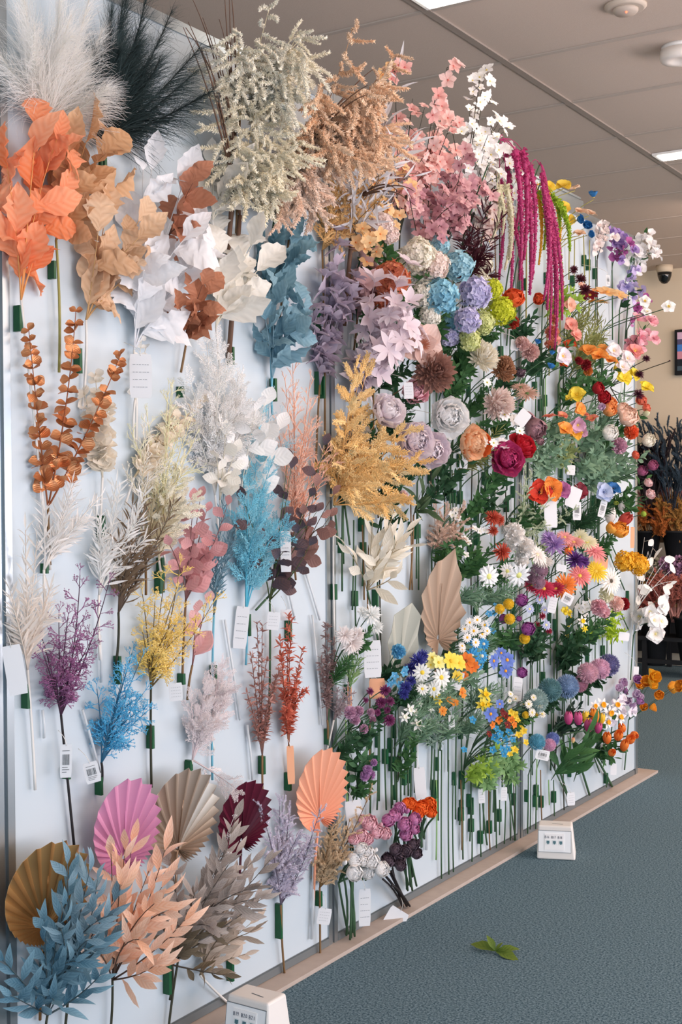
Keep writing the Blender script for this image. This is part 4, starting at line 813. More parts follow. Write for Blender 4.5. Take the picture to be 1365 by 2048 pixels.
# ---------------------------------------------------------------- right half of the wall: blossom, heads, bunches
F=flower
SA=('f0b2a8/f6ccc4/d8776c','e8a09a/f2beb6/cc6c66','f4c4bc/fadcd6/dc8478'); MA=('c08a92/d8a8ac/8c4c5c','b47c88/cc9aa2/8c4c5c','d8a0a4/e8bcbc/a85c68'); WH=('fbf8f4/ffffff/e8d070','f6f0e8/ffffff/e8d070')
blossoms('salmon pink blossom branch beside the silver white blades',(800,470),(818,200),130,(800,700),SA,n=84,r=15,nb=8,extra=[(790,130,.25),(785,260,.2)])
blossoms('salmon pink blossom branch whose tip floats against the ceiling',(835,430),(862,215),120,(835,690),SA,n=84,r=15,nb=8,extra=[(895,135,.3),(870,200,.28),(905,240,.26)])
blossoms('dusty mauve blossom branch hanging over the cream snowballs',(845,520),(855,330),130,(850,760),MA,n=92,r=14,nb=9,extra=[(880,450,.16),(820,400,.12)],dep=.9)
blossoms('rose mauve blossom branch between pink and white blossom',(890,500),(905,300),130,(885,740),MA,n=92,r=14,nb=9,extra=[(930,300,.25),(945,380,.2)],dep=.9)
blossoms('tall white blossom branch above the wall, right of the pink one',(925,400),(958,180),80,(930,640),WH,n=80,r=13,nb=7,extra=[(972,135,.3),(960,160,.28),(985,250,.26)],dep=.9)
blossoms('white blossom branch lower down behind the mauve blossom',(940,450),(960,250),120,(940,650),WH,n=80,r=13,nb=8,extra=[(990,300,.24),(905,260,.2)],dep=.9)
blossoms('apricot blossom branch left of the pink one',(745,540),(775,300),80,(745,800),('f4c488/fadcae/e88a48','f0b878/f8d4a0/e88a48'),n=80,r=15,nb=7,extra=[(770,130,.26),(740,480,.14),(700,440,.1)])
blossoms('blush and cream blossom branch next to the burgundy feather',(960,520),(975,340),80,(960,720),('f8e4dc/fdf4ee/e8c870','f2d4cc/f8e8e2/d88080'),n=60,r=13,nb=6)
blossoms('pale ivory blossom cluster at the top of the white amaranth',(1000,440),(1000,345),60,(1000,560),('f8f6f0/ffffff/d8c868',),n=18,r=13,nb=4)
spray('blade','dark burgundy feathery branch behind the mauve blossom',LB,(925,575),(935,440),80,(925,740),('34101c','54202c','2a0c14'),'k',n=10,k=30,ls=38,extra=[(975,380,.16),(1000,440,.14),(985,545,.12)],off=.12,dep=.9)
# hanging amaranth
def amaranth(label,top,strands,cols,r=6,foot=None):
    rng=newrng(); p=P(*top[:2],top[2]); ft=P(*foot,.012) if foot else np.array([.012,p[1],p[2]-.55]); org=(0.,float(ft[1]),float(ft[2])); th=thing('hanging_amaranth',label,'flower',org)
    MB().tube(bez(p,(p+ft)/2+np.array([-.04,0,.05]),ft,8),.0025,.003).build('stem',STEM['g'],th,org,clampx=.004)
    for (x0,y0,x1,y1,o,rr) in strands:
        a=P(x0,y0,o);b=P(x1,y1,max(.02,o-.03)); q=mpp(a); rr=rr*1.35; c=(a+b)/2+np.array([.03,0,.02]); ctl=bez(p,np.array([(p[0]+a[0])/2,(p[1]+a[1])/2,max(p[2],a[2])+.03]),a,5)
        pts=np.concatenate([ctl,bez(a,c,b,12)[1:]]); n=int(np.linalg.norm(b-a)/(rr*q)*15)+30; mb=MB(); rad=rr*q
        t=rng.uniform(4,len(pts)-1.01,n); i=t.astype(int); f=(t-i)[:,None]; pp=pts[i]*(1-f)+pts[i+1]*f; tt=(t-4)/(len(pts)-5); sc2=(1-.55*tt)[:,None]
        d=nrm(rng.normal(0,1,(n,3))); mb.put(T_leaf(.7,2,.4,.3),pp+d*rad*.35*sc2,nrm(d+np.array([0,0,-.5])),nrm(rng.normal(0,1,(n,3))),rad*.85*sc2[:,0],rng,vr=.8)
        mb.tube(pts[4:],rad*.6,rad*.28,6,att=.2); mb.tube(pts[:5],.0016,.0014,4,att=.2)
        mb.build('tassel',mat(*cols,rough=.45),th,org)
amaranth('magenta hanging amaranth draped over the wall top, left',(1000,280,.2),[(1030,300,1040,560,.2,7),(1045,300,1048,520,.19,8),(1010,290,1022,600,.12,6),(1050,330,1060,590,.17,7),(1000,360,998,560,.1,6),(1038,310,1030,470,.16,6),(1020,420,1045,600,.1,5)],('a82462','d85a92'))
amaranth('magenta hanging amaranth draped over the wall top, right',(1080,330,.16),[(1084,345,1095,620,.17,6),(1092,380,1110,640,.17,6),(1062,330,1065,560,.16,6),(1100,400,1125,640,.16,6),(1090,380,1100,680,.16,5),(1105,460,1110,700,.17,5),(1097,420,1088,600,.18,6)],('b02a6a','dc6498'))
amaranth('creamy white hanging amaranth left of the magenta one',(1000,345,.12),[(1000,370,985,480,.14,6),(1012,370,1020,520,.14,7),(995,380,1005,470,.15,5),(1018,420,1010,540,.12,6)],('e8e2bc','f6f2dc'))
amaranth('lime green hanging amaranth at the right of the magenta one',(1080,370,.14),[(1090,385,1126,590,.15,7),(1115,400,1140,500,.15,7),(1082,380,1088,500,.12,6),(1105,390,1118,470,.13,6)],('8cae24','b8d04a'))
amaranth('golden yellow hanging amaranth behind the lime one',(1075,370,.1),[(1075,380,1078,530,.1,5),(1110,400,1117,520,.09,4),(1095,380,1100,480,.1,5)],('e8a824','f4c44c'))
# hydrangeas and snowballs
F('hydrangea','terracotta hydrangea head beside the lilac star leaves',[(783,560,40),(772,600,30,.08)],'c4684a/dc8a68',leaf='g',lk='lobe',lh=110,off=.12,name='hydrangea')
F('ball','cream and blush viburnum cluster of three heads',[(838,508,34),(868,530,33),(815,520,28,.06)],['f2eedc/fbf4ea/c8cc88','f0dcd4/f8ece4/c8cc88'],leaf='g',lk='lobe',lh=120,lw=90,off=.15)
F('ball','small blush white lilac-like cluster above the terracotta hydrangea',[(765,448,26),(780,470,20)],'f0d8d0/f8ece6/b0b870',leaf='g',off=.1)
F('hydrangea','light blue hydrangea head under the burgundy branch',[(918,532,32),(880,490,22,.12)],'8cc0d4/b8dce4/88a860',leaf='g',lk='lobe',off=.16)
F('hydrangea','turquoise blue hydrangea head in the middle right',[(880,592,38),(912,640,26,.12)],'78b8d4/a8d8e4/88a860',leaf='g',lk='lobe',lh=120,off=.16)
F('ball','white viburnum head between two blue hydrangeas',[(848,590,30),(835,560,24,.09),(862,630,24)],'f0eee2/faf8f0/b8c080',leaf='g',lk='lobe',off=.12)
F('hydrangea','lavender hydrangea head right of the blue ones',[(950,585,34),(935,640,28),(900,672,22,.1)],'b8b4dc/dcd8f0/9098c8',leaf='g',lk='lobe',lh=110,off=.15)
F('ball','pale lime snowball head below the lavender hydrangea',[(965,645,26),(940,680,24)],'d0d888/e4e8b0/a0b050',leaf='g',off=.14)
F('ball','vivid lime yellow snowball pair',[(986,578,22),(1003,622,30)],'c4cc28/dce048/a0b020',off=.17,leaf='o')
F('ball','cream hydrangea partly behind the burgundy branch',[(965,530,24),(960,560,20)],'e8e4d0/f4f0e4/b0b880',off=.08)
for i,(x,y,w,lb) in enumerate(((925,700,80,'dark green ivy-like leaf cluster under the hydrangeas'),(860,655,70,'green lobed leaves between lilac stars and blue hydrangea'),(770,520,60,'green leaves under the apricot blossom'),(905,730,70,'deep green lobed leaf bunch above the stems, centre right'))):
    spray('lobe',lb,LB,(x,y+60),(x-5,y-30),w,(x,y+200),GREEN+('2f5a36',),'g',n=5,k=6,ls=36,off=.1)
# large heads, middle
F('magnolia','dusty pink magnolia-like flower, open, centre right',[(845,690,42)],'d8b4a8/ecd4cc/b87860',stem='b',leaf='d',off=.18,face=(.9,-.7,.1))
F('magnolia','dusty beige pink magnolia-like flower left of the open one',[(790,690,38)],'ceaa9a/e6ccc0/a86850',stem='b',leaf='d',off=.14,face=(.7,-.4,.4))
F('dahlia','large brown mauve dahlia under the pink magnolia flower',[(868,745,44)],'8c6458/b48a7c',stem='b',off=.2,leaf='d',face=(.7,-.5,.3))
F('dahlia','caramel brown dahlia right of the cream chrysanthemum',[(1008,742,26),(1010,728,18)],'a87858/c89c7c',off=.17,leaf='g')
F('mum','cream white chrysanthemum below the lime snowballs',[(965,718,34),(960,700,22)],'f4ecd8/fbf8ec/e8dca8',off=.17,leaf='g')
F('peony','rose pink peony bud behind a small tag',[(830,790,28)],'eca8b8/fad4da',off=.13,leaf='d',face=(.7,-.5,.5),cat='flower')
F('peony','pale lilac white peony left of the pink one',[(770,828,38)],'e8dce2/fcf6f8',off=.15,leaf='d')
F('peony','lilac cream double peony pair at the centre right',[(825,880,42),(862,900,38)],'e4d4de/fcf4f8',off=.18,leaf='d',face=(.8,-.6,.0),lh=140)
F('peony','white peony with a blank tag',[(893,832,42)],'f2f2f0/ffffff',off=.19,leaf='d',lh=150,face=(.8,-.5,.2))
F('peony','orange and peach peony at the centre right',[(935,885,36),(955,890,30,.18)],['f0b07c/f8d4b0','f07c34/f8a060'],off=.19,leaf='d',lh=140,face=(.8,-.4,.1))
F('peony','magenta peony next to the crimson one',[(1010,920,36)],'b42468/d85890',off=.19,leaf='g',lh=140,face=(.8,-.5,.0))
F('peony','crimson red peony right of the magenta one',[(1040,898,30)],'b01428/d83040',off=.17,leaf='g',face=(.9,-.3,.2))
F('mum','blush white chrysanthemum beside the diamond tag',[(995,808,36)],'ecd4cc/f8ece6/e8dcc0',off=.18,leaf='g',face=(.8,-.6,.2))
F('cosmos','small white five-petal flowers below the blush chrysanthemum',[(1010,830,13),(1030,840,14),(965,883,14),(988,886,10),(1008,888,15),(1040,862,10),(975,765,10)],'fbfaf4/ffffff/b8b048',leaf='o',lk='needle',off=.21,lh=120,tp=False)
F('peony','ghostly white peony showing through the apricot fern',[(712,885,36)],'f6eee0/fffaf2',off=.06)
F('carnation','pale pink small carnation pair below the apricot fern',[(805,992,13),(795,955,12)],'e4bcb4/f0d4cc',off=.1,leaf='d',lk='lance',lo=4,ll=50,ln=.3)
F('gerbera','pale grey peach daisy with curled petals seen from the side',[(1055,788,24),(1042,775,20)],'d4a894/e8c8b8/5a7a44',off=.17,leaf='g',face=(.3,-.5,.9))
F('ranunculus','mauve brown ranunculus facing down, right of the white blossoms',[(1068,855,22),(1052,835,16),(1080,882,8)],'987078/b89098',off=.16,leaf='s',face=(.7,-.4,-.3))
F('carnation','dusty rose frilled flower in the middle right',[(1060,705,20),(1045,688,16)],'cca09c/e4c4be',off=.17,leaf='d')
F('rose','dark mauve rosebud beside the caramel dahlia',[(1040,745,13)],'6c5460/8c7480',off=.14,leaf='g')
spray('green','dark green leafy branch hanging between peonies and stems, left',LB,(890,1010),(880,900),70,(890,1180),DGREEN+('2a4428',),'g',n=5,k=6,ls=40,off=.06)
spray('green','dark green leafy branch under the magenta peony',LB,(960,1050),(985,940),80,(955,1200),DGREEN+('2a4428',),'g',n=5,k=6,ls=38,off=.06)
spray('lance','pair of dark green lance leaves left of the blush tassels',LB,(828,1030),(835,990),80,(820,1180),('3a5236','5c7250','3a4a2c'),'b',n=4,k=3,ls=56,off=.07,bulge=-.2)
spray('grassf','blush beige amaranth tassels above the tan palm fan',LB,(872,1110),(880,1010),60,(868,1200),('dcb8a0','ecd4c4','b08a70'),'b',n=7,k=10,ls=34,extra=[(925,1018,.12),(932,1058,.12),(870,985,.06)],dep=.9)
# wall of small heads, upper right
F('rose','orange red double rose beside the magenta tassels',[(1026,604,26)],'d44820/ec6c3c',off=.17,leaf='g',face=(.7,-.5,.6),stem='g')
F('rose','small orange red bud right of the double rose',[(1075,600,14)],'d04a24/e8683c',off=.12,leaf='d')
F('carnation','dark red frilly flower under the lime snowballs',[(1025,645,15)],'98281c/b84430',off=.12)
F('poppy','yellow and peach poppy nodding above the wall top',[(1128,373,17,.16),(1150,378,12,.16)],['f4cc34/fae068/d8a820','f4c8a4/fae0c8/d8a820'],stem='y',off=.16,face=(.3,-.4,.9),ln=.55)
F('bowl','deep blue poppy standing above the wall top',[(1188,395,14,.15)],'1c64a8/3c84c0',stem='y',face=(.2,-.4,.9),ln=.6)
F('poppy','pair of peach poppies at the wall top',[(1162,425,15,.14),(1180,428,14,.14),(1160,468,12,.12)],'f4c8a4/fae0c8/e8b868',stem='y',face=(.4,-.5,.8),ln=.6)
F('bowl','deep blue poppies behind the peach ones',[(1155,440,14,.1),(1172,455,15,.1),(1178,470,12,.12)],'1c64a8/3c84c0',stem='y',ln=.55)
F('poppy','bright yellow poppies behind the lime amaranth',[(1128,415,14,.08),(1098,375,14,.12),(1142,440,10,.08)],'f4c824/fadc5c/d8a820',stem='y',ln=.5)
blossoms('pale pink stock stem left of the purple sweet peas',(1195,520),(1200,440),34,(1196,660),('f4e4e0/faf2ee/e8c0b8',),n=16,r=12,nb=2,kind='sweetpea',name='stock_flower',dep=1.2)
blossoms('purple and violet sweet pea stem on the upper right',(1225,540),(1222,460),40,(1226,680),('a04890/c878b4/6c2468','8c6cb4/b49cd0/5c3c90'),n=20,r=13,nb=3,kind='sweetpea',name='sweet_pea',dep=1.3,stem='g')
blossoms('large white sweet pea stem on the upper right',(1262,550),(1272,470),44,(1250,700),('f8f4f2/ffffff/e8d8c8',),n=26,r=16,nb=3,kind='sweetpea',name='sweet_pea',dep=1.4,stem='g',leaf='g')
blossoms('lilac blue sweet peas among the dark leaves, upper right',(1240,620),(1245,520),50,(1236,740),('a098d0/c4bce4/6c5ca8','b8a8d8/d4c8ec/8c4ca0'),n=12,r=13,nb=3,kind='sweetpea',name='sweet_pea',dep=1.3,stem='g',leaf='d')
blossoms('magenta and violet buds at the right end of the wall top',(1255,660),(1280,590),40,(1250,760),('9c3c88/c064a8/6c2468','c478b8/d8a0cc/8c3c80'),n=12,r=9,nb=3,kind='sweetpea',name='sweet_pea',dep=1.5,stem='g')
blossoms('bubblegum pink sweet peas at the right end of the wall',(1252,720),(1265,640),52,(1248,830),('e48ca0/f4b4c0/c85c7c','e8a0b0/f6c4cc/c85c7c'),n=22,r=15,nb=4,kind='sweetpea',name='sweet_pea',dep=1.4,stem='g',leaf='g')
F('magnolia','single white anemone on a long stem leaning out to the right',[(1338,614,13,.42)],'f8f8f4/ffffff/e8c840',foot=(1270,735),stem='g',face=(.5,-.8,.4),tp=False)
F('magnolia','white narcissus-like flower near the wall end',[(1290,603,12,.2),(1294,625,11,.2)],'f8f6f2/ffffff/e8c840',stem='g',face=(.6,-.7,.3),ln=.5)
F('spiky','dark chocolate cosmos flowers left of the orange cosmos',[(1148,540,10),(1160,560,14),(1170,580,14)],'380c1c/5c2030',stem='g',off=.14,leaf='l',lk='lobe')
F('cosmos','peach and orange cosmos group seen from the side',[(1215,585,26,.18),(1195,583,20,.15),(1238,590,20,.18)],['f8c07c/fcd8a4/e89c4c','f8a454/fcc07c/e08030'],stem='o' if 0 else 'g',off=.16,face=(.3,-.3,.9),leaf='o',lk='needle',lh=170,lw=80)
F('cosmos','deep red cosmos behind the peach ones',[(1180,590,18),(1165,598,13)],'6c1020/941c30',off=.12,face=(.4,-.4,.8),leaf='o',lk='needle',lh=110)
F('poppy','peach pink poppy below the dark cosmos',[(1140,610,14),(1165,575,11)],'ecac90/f6ccb8/c88c6c',off=.13)
F('gerbera','mustard orange side-facing daisy under the peach cosmos',[(1205,604,15),(1185,602,10)],'d8982c/ecb44c/a86c1c',off=.1,face=(.2,-.3,.9),leaf='o',lk='needle',lh=160)
F('poppy','coral pink poppies left of the orange poppies',[(1142,650,15),(1152,670,14),(1110,680,13)],'e48c80/f4b4a4/c86454',off=.13,leaf='g')
F('carnation','salmon orange clustered flower beside the magenta tassel tips',[(1105,665,15),(1108,640,11),(1100,690,11)],'d8785c/ec9c80',off=.13,leaf='d')
F('poppy','group of orange poppies in a row, right side',[(1178,702,17,.14),(1198,712,19,.16),(1220,722,16,.16),(1205,700,14,.12)],'f49434/fab464/d87c24',off=.15,face=(.4,-.4,.8),leaf='g',lh=110)
F('poppy','white pale poppy with yellow heart, middle right',[(1126,713,19,.17)],'ece0ec/faf4fa/e8b450',off=.17,face=(.8,-.7,.3))
F('bowl','cobalt blue small flowers below the magenta tassels',[(1102,738,12,.18),(1104,710,9,.15),(1075,688,10,.12)],'2068b0/3c8cd0/e8e8e0',off=.15,face=(.3,-.3,.8))
F('poppy','orange red poppy above the white pale poppy',[(1140,690,13),(1128,730,10,.1)],'d84828/ec6c40',off=.12,face=(.3,-.3,.9))
F('carnation','burgundy and amber snapdragon head below the orange poppies',[(1172,730,12),(1176,742,11),(1158,722,9)],['7c1420/a42c34','c4682c/d88c48'],off=.12,leaf='g')
F('poppy','white blush poppies right of the orange row',[(1228,702,16,.16),(1255,718,17,.17),(1245,735,15,.17)],'f0e4e8/fcf6f8/d8b878',off=.16,leaf='g')
F('poppy','coral pink poppy at the wall end above the yellow poppies',[(1270,703,17,.18)],'e88484/f4a8a4',off=.18,face=(.4,-.4,.8))
F('poppy','lemon yellow poppies at the right end of the wall',[(1248,755,17,.16),(1268,750,15,.18),(1235,738,12,.14),(1293,775,15,.22)],'f0d424/f8e85c/d8b820',off=.17,leaf='s',lk='needle',lh=120)
F('spiky','dark maroon scabiosa sprig leaning out at the wall end',[(1293,718,9,.24),(1279,750,11,.2),(1277,790,13,.2),(1340,722,2.5,.4)],'3c1028/5c2440',off=.2,stem='d',foot=(1270,860),face=(.5,-.5,.6),tp=False)
F('poppy','yellow poppy alone in the middle right',[(1154,790,17,.16),(1138,797,8,.12)],'f0d028/f8e460/d8a820',off=.16,face=(.4,-.5,.6),leaf='s')
F('ranunculus','dark red ranunculus with orange heart, right side',[(1195,778,13,.17),(1208,795,14,.17)],'941420/bc2430/e0a040',off=.17,leaf='s',lk='needle')
F('ranunculus','orange ranunculus right of the dark red one',[(1217,820,15,.17),(1222,808,12,.17)],'ec9044/f8b474',off=.16,leaf='s')
F('bowl','lavender pink tulip-like poppy beside the orange ranunculus',[(1203,820,13,.17)],'d0b0d0/e4cce4',off=.17,face=(.5,-.6,.5))
F('poppy','coral side-facing poppies in a row, middle right',[(1100,835,14,.15),(1125,832,12,.14),(1168,830,12,.15),(1185,838,12,.16)],'ec8068/f8a890',off=.15,face=(.4,-.4,.8),leaf='s')
F('poppy','orange and yellow poppies below the coral row',[(1130,858,16,.16),(1148,868,18,.17),(1160,818,14,.16)],['f49434/fab464/e8b030','f4b42c/facc5c/e8b030'],off=.16,face=(.5,-.5,.4),leaf='s',lk='lobe',lh=100,lw=80)
F('poppy','lilac pink poppy between the orange ones',[(1156,850,16,.19),(1165,865,11,.18)],'cc94b4/e0b4cc',off=.19,face=(.6,-.7,.1))
spray('lobe','grey green leafy cluster in the middle right',LB,(1185,940),(1180,880),80,(1180,1020),('5c8068','84a488','4a6a50'),'g',n=6,k=8,ls=26,off=.1)
spray('lobe','pale sage leafy cluster right of the crimson peony',LB,(1080,960),(1080,900),60,(1080,1060),('6c9078','9cb89c','5a7a60'),'g',n=5,k=7,ls=26,off=.1)
spray('lobe','yellow green leafy cluster below the orange poppies',LB,(1125,920),(1130,890),70,(1125,1010),('8c9c60','acb880','6a7a44'),'g',n=5,k=7,ls=24,off=.1)
F('ranunculus','white round ranunculus on the right side',[(1219,867,17,.17)],'ecebe6/fafaf6',off=.17,leaf='s',lk='lobe',face=(.7,-.7,.4))
F('ranunculus','pale peach rose-like bloom near the wall end',[(1256,836,20,.18),(1244,820,14,.16)],'f4ccb4/fce4d4',off=.18,leaf='g')
F('carnation','orange red ruffled flower under the peach bloom',[(1263,864,16,.17)],'e85c30/f48054',off=.17,leaf='s')
F('carnation','dusty lilac pink frilled flower in the right middle',[(1238,892,18,.17)],'bc88a4/d8acc0',off=.17,leaf='s',lk='lobe')
F('ranunculus','cream white pompon bloom at the wall end',[(1296,882,14,.22)],'ece8d8/f8f6ea',off=.2,leaf='s')
F('rose','coral roses stacked at the wall end',[(1282,802,13,.2),(1291,817,11,.2)],'ec7454/f89c80',off=.2,leaf='g',name='rose')
F('bud','pale lime white bud at the wall end',[(1293,827,9,.21)],'dce0b0/f0f2d8',off=.2)
F('rose','small coral pink rose below the ruffled orange flower',[(1269,911,10,.18)],'ec6c50/f48c70',off=.18)
F('ranunculus','pair of plum ranunculus leaning out at the wall end',[(1284,943,11,.2),(1305,932,11,.24)],'984470/b86c90',off=.2,leaf='g')
F('rose','pair of blush roses leaning out at the wall end',[(1295,967,11,.22),(1300,990,12,.23)],'ecc4c4/f8dede',off=.22,leaf='g',lh=60)
# anemones row
F('poppy','red anemone with black heart in the middle right',[(1080,985,24,.15)],'cc2c20/e84c34/181418',off=.15,leaf='g',face=(.8,-.7,.1))
F('poppy','orange anemone with black heart right of the red one',[(1102,978,24,.18)],'f07c2c/f8a048/181418',off=.18,leaf='g',face=(.8,-.7,.0))
F('poppy','violet pink anemone next to the orange one',[(1125,980,18,.15)],'ac4c90/cc80b0/482040',off=.15,leaf='g',face=(.8,-.6,.1))
F('poppy','burgundy anemone right of the violet one',[(1160,982,17,.15)],'641828/8c2c3c/180c10',off=.15,leaf='d',face=(.6,-.5,.5),lk='needle')
F('poppy','pale blue anemone in the right middle',[(1208,985,20,.17)],'a0b4dc/c8d4ec/586890',off=.17,leaf='d',face=(.7,-.6,.2),lk='needle')
F('poppy','royal blue anemone right of the pale blue one',[(1227,978,15,.17)],'1c5ca0/3478b8/101828',off=.17,leaf='d',face=(.4,-.4,.7),lk='needle')
F('tulip','red tulip-like ranunculus bud with green bud beside it',[(1252,1038,19,.16),(1233,1006,7,.15)],['b43434/d86458','8ca03c/a8b858'],off=.16,foot=(1250,1180),face=(.8,-.3,.2))
F('tulip','pale ghostly white tulip behind the barcode tag',[(1222,1030,17,.12),(1245,1010,12,.12)],'e0dcd8/f0eeea',off=.12,face=(.2,-.2,1),lh=40)
F('ranunculus','golden orange ranunculus at the right end',[(1240,1062,17,.15),(1222,1058,12,.13)],'f09c28/f8bc58',off=.15,face=(.5,-.5,.6),leaf='g',lh=50)
F('knob','round green bud on a long bent stem at the wall end',[(1288,1028,7,.22)],'8cac34/a8c450',off=.22,foot=(1245,1135),tp=False,name='flower_bud')
F('knob','brass round thistle ball pair in golden yellow',[(1255,1135,2,.16)],'f0b820/f8cc4c',off=.16,tp=False,name='flower_bud') if 0 else None
F('ball','golden yellow hydrangea-like cluster at the right end',[(1250,1122,22,.15),(1278,1130,22,.19),(1266,1120,18,.16)],'f0b420/f8cc48/d89c18',off=.17,foot=(1258,1260),leaf=None)
blossoms('white translucent honesty coins at the wall end',(1268,1230),(1290,1080),70,(1262,1300),('f0ece4/fbf9f4',),n=16,r=15,nb=5,kind='coin',name='honesty_branch',dep=1.8,stem='w',extra=[(1308,1090,.26),(1305,1170,.26),(1290,1075,.22)],face=(.8,-.5,.1))
blossoms('white cosmos-like blooms below the honesty coins',(1268,1270),(1285,1190),46,(1262,1360),('f4f2ee/ffffff/e0d490',),n=11,r=17,nb=3,kind='poppy',name='white_cosmos',dep=1.6,stem='g',face=(.8,-.5,.0))
# green white veronica, gerberas
spray('grassf','pale green veronica spikes arching in the right middle',LB,(1030,1075),(1060,960),40,(1035,1160),('c0d0ac','e4ecd0','9ab080'),'l',n=4,k=14,ls=26,off=.16,extra=[(1052,935,.17),(1098,1000,.22),(1150,1018,.25),(1090,1045,.2)],dep=.6,name='veronica_spray')
spray('grassf','cream green curling flower spray under the veronica',LB,(1065,1120),(1070,1060),50,(1075,1180),('c4d0a0','e0e8c8','90a868'),'l',n=4,k=8,ls=22,extra=[(1105,1062,.16),(1110,1080,.14)],name='veronica_spray')
F('spiky','rusty red small chrysanthemums, cluster of four',[(985,1036,17,.14),(998,1040,14,.14),(986,1062,12,.12),(1003,1104,20,.15)],'a43424/cc5c44',off=.14,leaf='g',lh=130)
F('blossom','small white blossoms left of the rusty chrysanthemums',[(950,1058,8),(960,1062,8),(968,1060,8),(975,1064,7)],'f6f4e8/ffffff/d8cc60',off=.1,leaf='g',lh=120,lk='green')
F('carnation','bunch of white carnations in the right middle',[(1028,1068,24,.15),(1050,1095,22,.15),(1022,1090,18,.11),(1042,1120,18,.13)],'ece8e4/faf8f4',off=.14,leaf='g',lh=120)
F('gerbera','white gerbera right of the carnations',[(1075,1110,24,.16),(1090,1125,18,.16)],'ece6e2/faf6f2/d8d0b0',off=.16,face=(.5,-.5,.6))
F('daisy','white scabiosa daisy with yellow centre, left of two',[(978,1153,23,.14)],'e8ecee/fafcfc/d8dc88',off=.14,face=(.85,-.7,.15),leaf='s',lk='needle',lh=60)
F('daisy','white scabiosa daisy with yellow centre, right of two',[(1038,1150,25,.17),(1015,1143,18,.12)],'e8ecee/fafcfc/d8dc88',off=.17,face=(.85,-.7,.1),leaf='s',lk='needle',lh=70)
F('spiky','pale lilac gerbera above the deep purple one',[(1110,1092,24,.17),(1098,1078,18,.15)],'a884c8/c8acdc/80a060',off=.16,face=(.5,-.5,.7))
F('gerbera','pink gerbera at the top of the gerbera group',[(1148,1085,22,.16),(1130,1075,18,.14)],'ec9ca0/f6bcb8/e8c070',off=.15,face=(.4,-.4,.8))
F('gerbera','cream yellow gerbera beside the pink ones',[(1175,1085,22,.16),(1160,1075,18,.14)],'f0ecc4/faf8e0/d8cc70',off=.15,face=(.5,-.4,.7))
F('gerbera','rose pink gerbera below the cream yellow one',[(1190,1103,26,.17)],'e0848c/f0a8a8/b86068',off=.16,face=(.5,-.5,.7))
F('gerbera','orange gerbera half hidden behind the lilac one',[(1138,1098,15,.13),(1120,1080,12,.12)],'ec6820/f88c44',off=.13)
F('spiky','deep purple daisy under the lilac gerbera',[(1150,1122,22,.16),(1165,1125,16,.16)],'4c2470/6c4090',off=.15,face=(.5,-.5,.7))
F('gerbera','coral pink gerbera in the centre of the gerbera group',[(1160,1152,24,.17)],'e87c80/f4a09c',off=.17,face=(.5,-.6,.6))
F('gerbera','yellow gerbera right of the coral pink one',[(1192,1143,24,.17)],'f0cc24/f8e058',off=.17,face=(.5,-.5,.7))
F('gerbera','white gerbera with dark centre facing outward, right side',[(1222,1162,26,.17)],'f0ece4/fcfaf4/4c4438',off=.17,face=(.9,-.45,.0))
F('gerbera','bright orange gerbera facing outward, low in the group',[(1130,1172,26,.15)],'e87420/f49444/8c4818',off=.15,face=(.85,-.6,-.1))
F('gerbera','crimson pink gerbera pair left of the orange gerbera',[(1088,1178,24,.14),(1112,1178,20,.15),(1065,1170,16,.1)],'b41c40/d84868',off=.14,face=(.4,-.5,.7))
F('pompon','dusty mauve clover heads beside the white daisies',[(1080,1140,19,.14),(1078,1165,15,.14),(1062,1155,13,.1)],'a07c90/c8a8b8',off=.13)
F('ranunculus','purple magenta button flowers with white rim',[(1042,1200,13,.14),(1055,1258,14,.15),(1006,1238,10,.1),(1043,1345,11,.12),(1038,1238,6,.12)],'7c2470/b468b0',off=.13,leaf='g',face=(.8,-.6,.2),lh=90)
F('pompon','yellow button flowers among the purple ones',[(1000,1218,11,.12),(1018,1208,12,.13),(1020,1238,12,.13),(1050,1277,12,.14)],'f0c828/f8dc54',off=.13,leaf='g',lh=90,name='button_flower')
F('daisy','pale blue small daisies below the crimson gerberas',[(1060,1218,10),(1080,1200,9),(1090,1220,10),(1093,1250,11)],'b0bce4/d4dcf4/e8e0a0',off=.12,leaf='d',lh=90)
F('spiky','small dark red flowers among the pale blue daisies',[(1085,1232,8),(1075,1250,8),(1098,1262,8)],'8c1838/b03454',off=.1,leaf='d')
F('carnation','pale pink carnation left of the white and pink ones',[(1198,1215,18,.16),(1208,1225,14,.15)],'dc9cac/f0c8d0',off=.15,leaf='g')
F('carnation','blush pink carnation with cream bloom above, right',[(1233,1208,17,.16),(1212,1190,17,.14)],['f0c4bc/fae0d8','ece8c8/f8f6e0'],off=.15,leaf='g')
F('carnation','dark crimson carnation near the white cosmos',[(1247,1208,14,.16)],'840c1c/a82430',off=.15)
blossoms('small white orchid stem above the pink carnation',(1160,1250),(1165,1190),30,(1160,1300),('f0f0ec/ffffff/c8c890',),n=6,r=11,nb=2,name='orchid_stem',dep=1,stem='g',leaf='d')
blossoms('yellow snapdragon spray with five blooms',(1135,1290),(1128,1210),14,(1138,1330),('f0d424/f8e85c/d8b820',),n=8,r=9,nb=1,kind='sweetpea',name='snapdragon',dep=.8,stem='g')
F('daffodil','small narcissus pair with yellow trumpet above the pompons',[(1165,1242,12,.13),(1170,1258,8,.13)],['f0ece8/ffffff/f0cc20','f0d828/f8e858/f0cc20'],off=.13,leaf='d')
spray('green','dark green leafy stems above the row of pompon dahlias',LB,(1130,1340),(1130,1250),130,(1125,1430),('1f3a26','356040','2a4428'),'g',n=9,k=12,ls=28,off=.07)
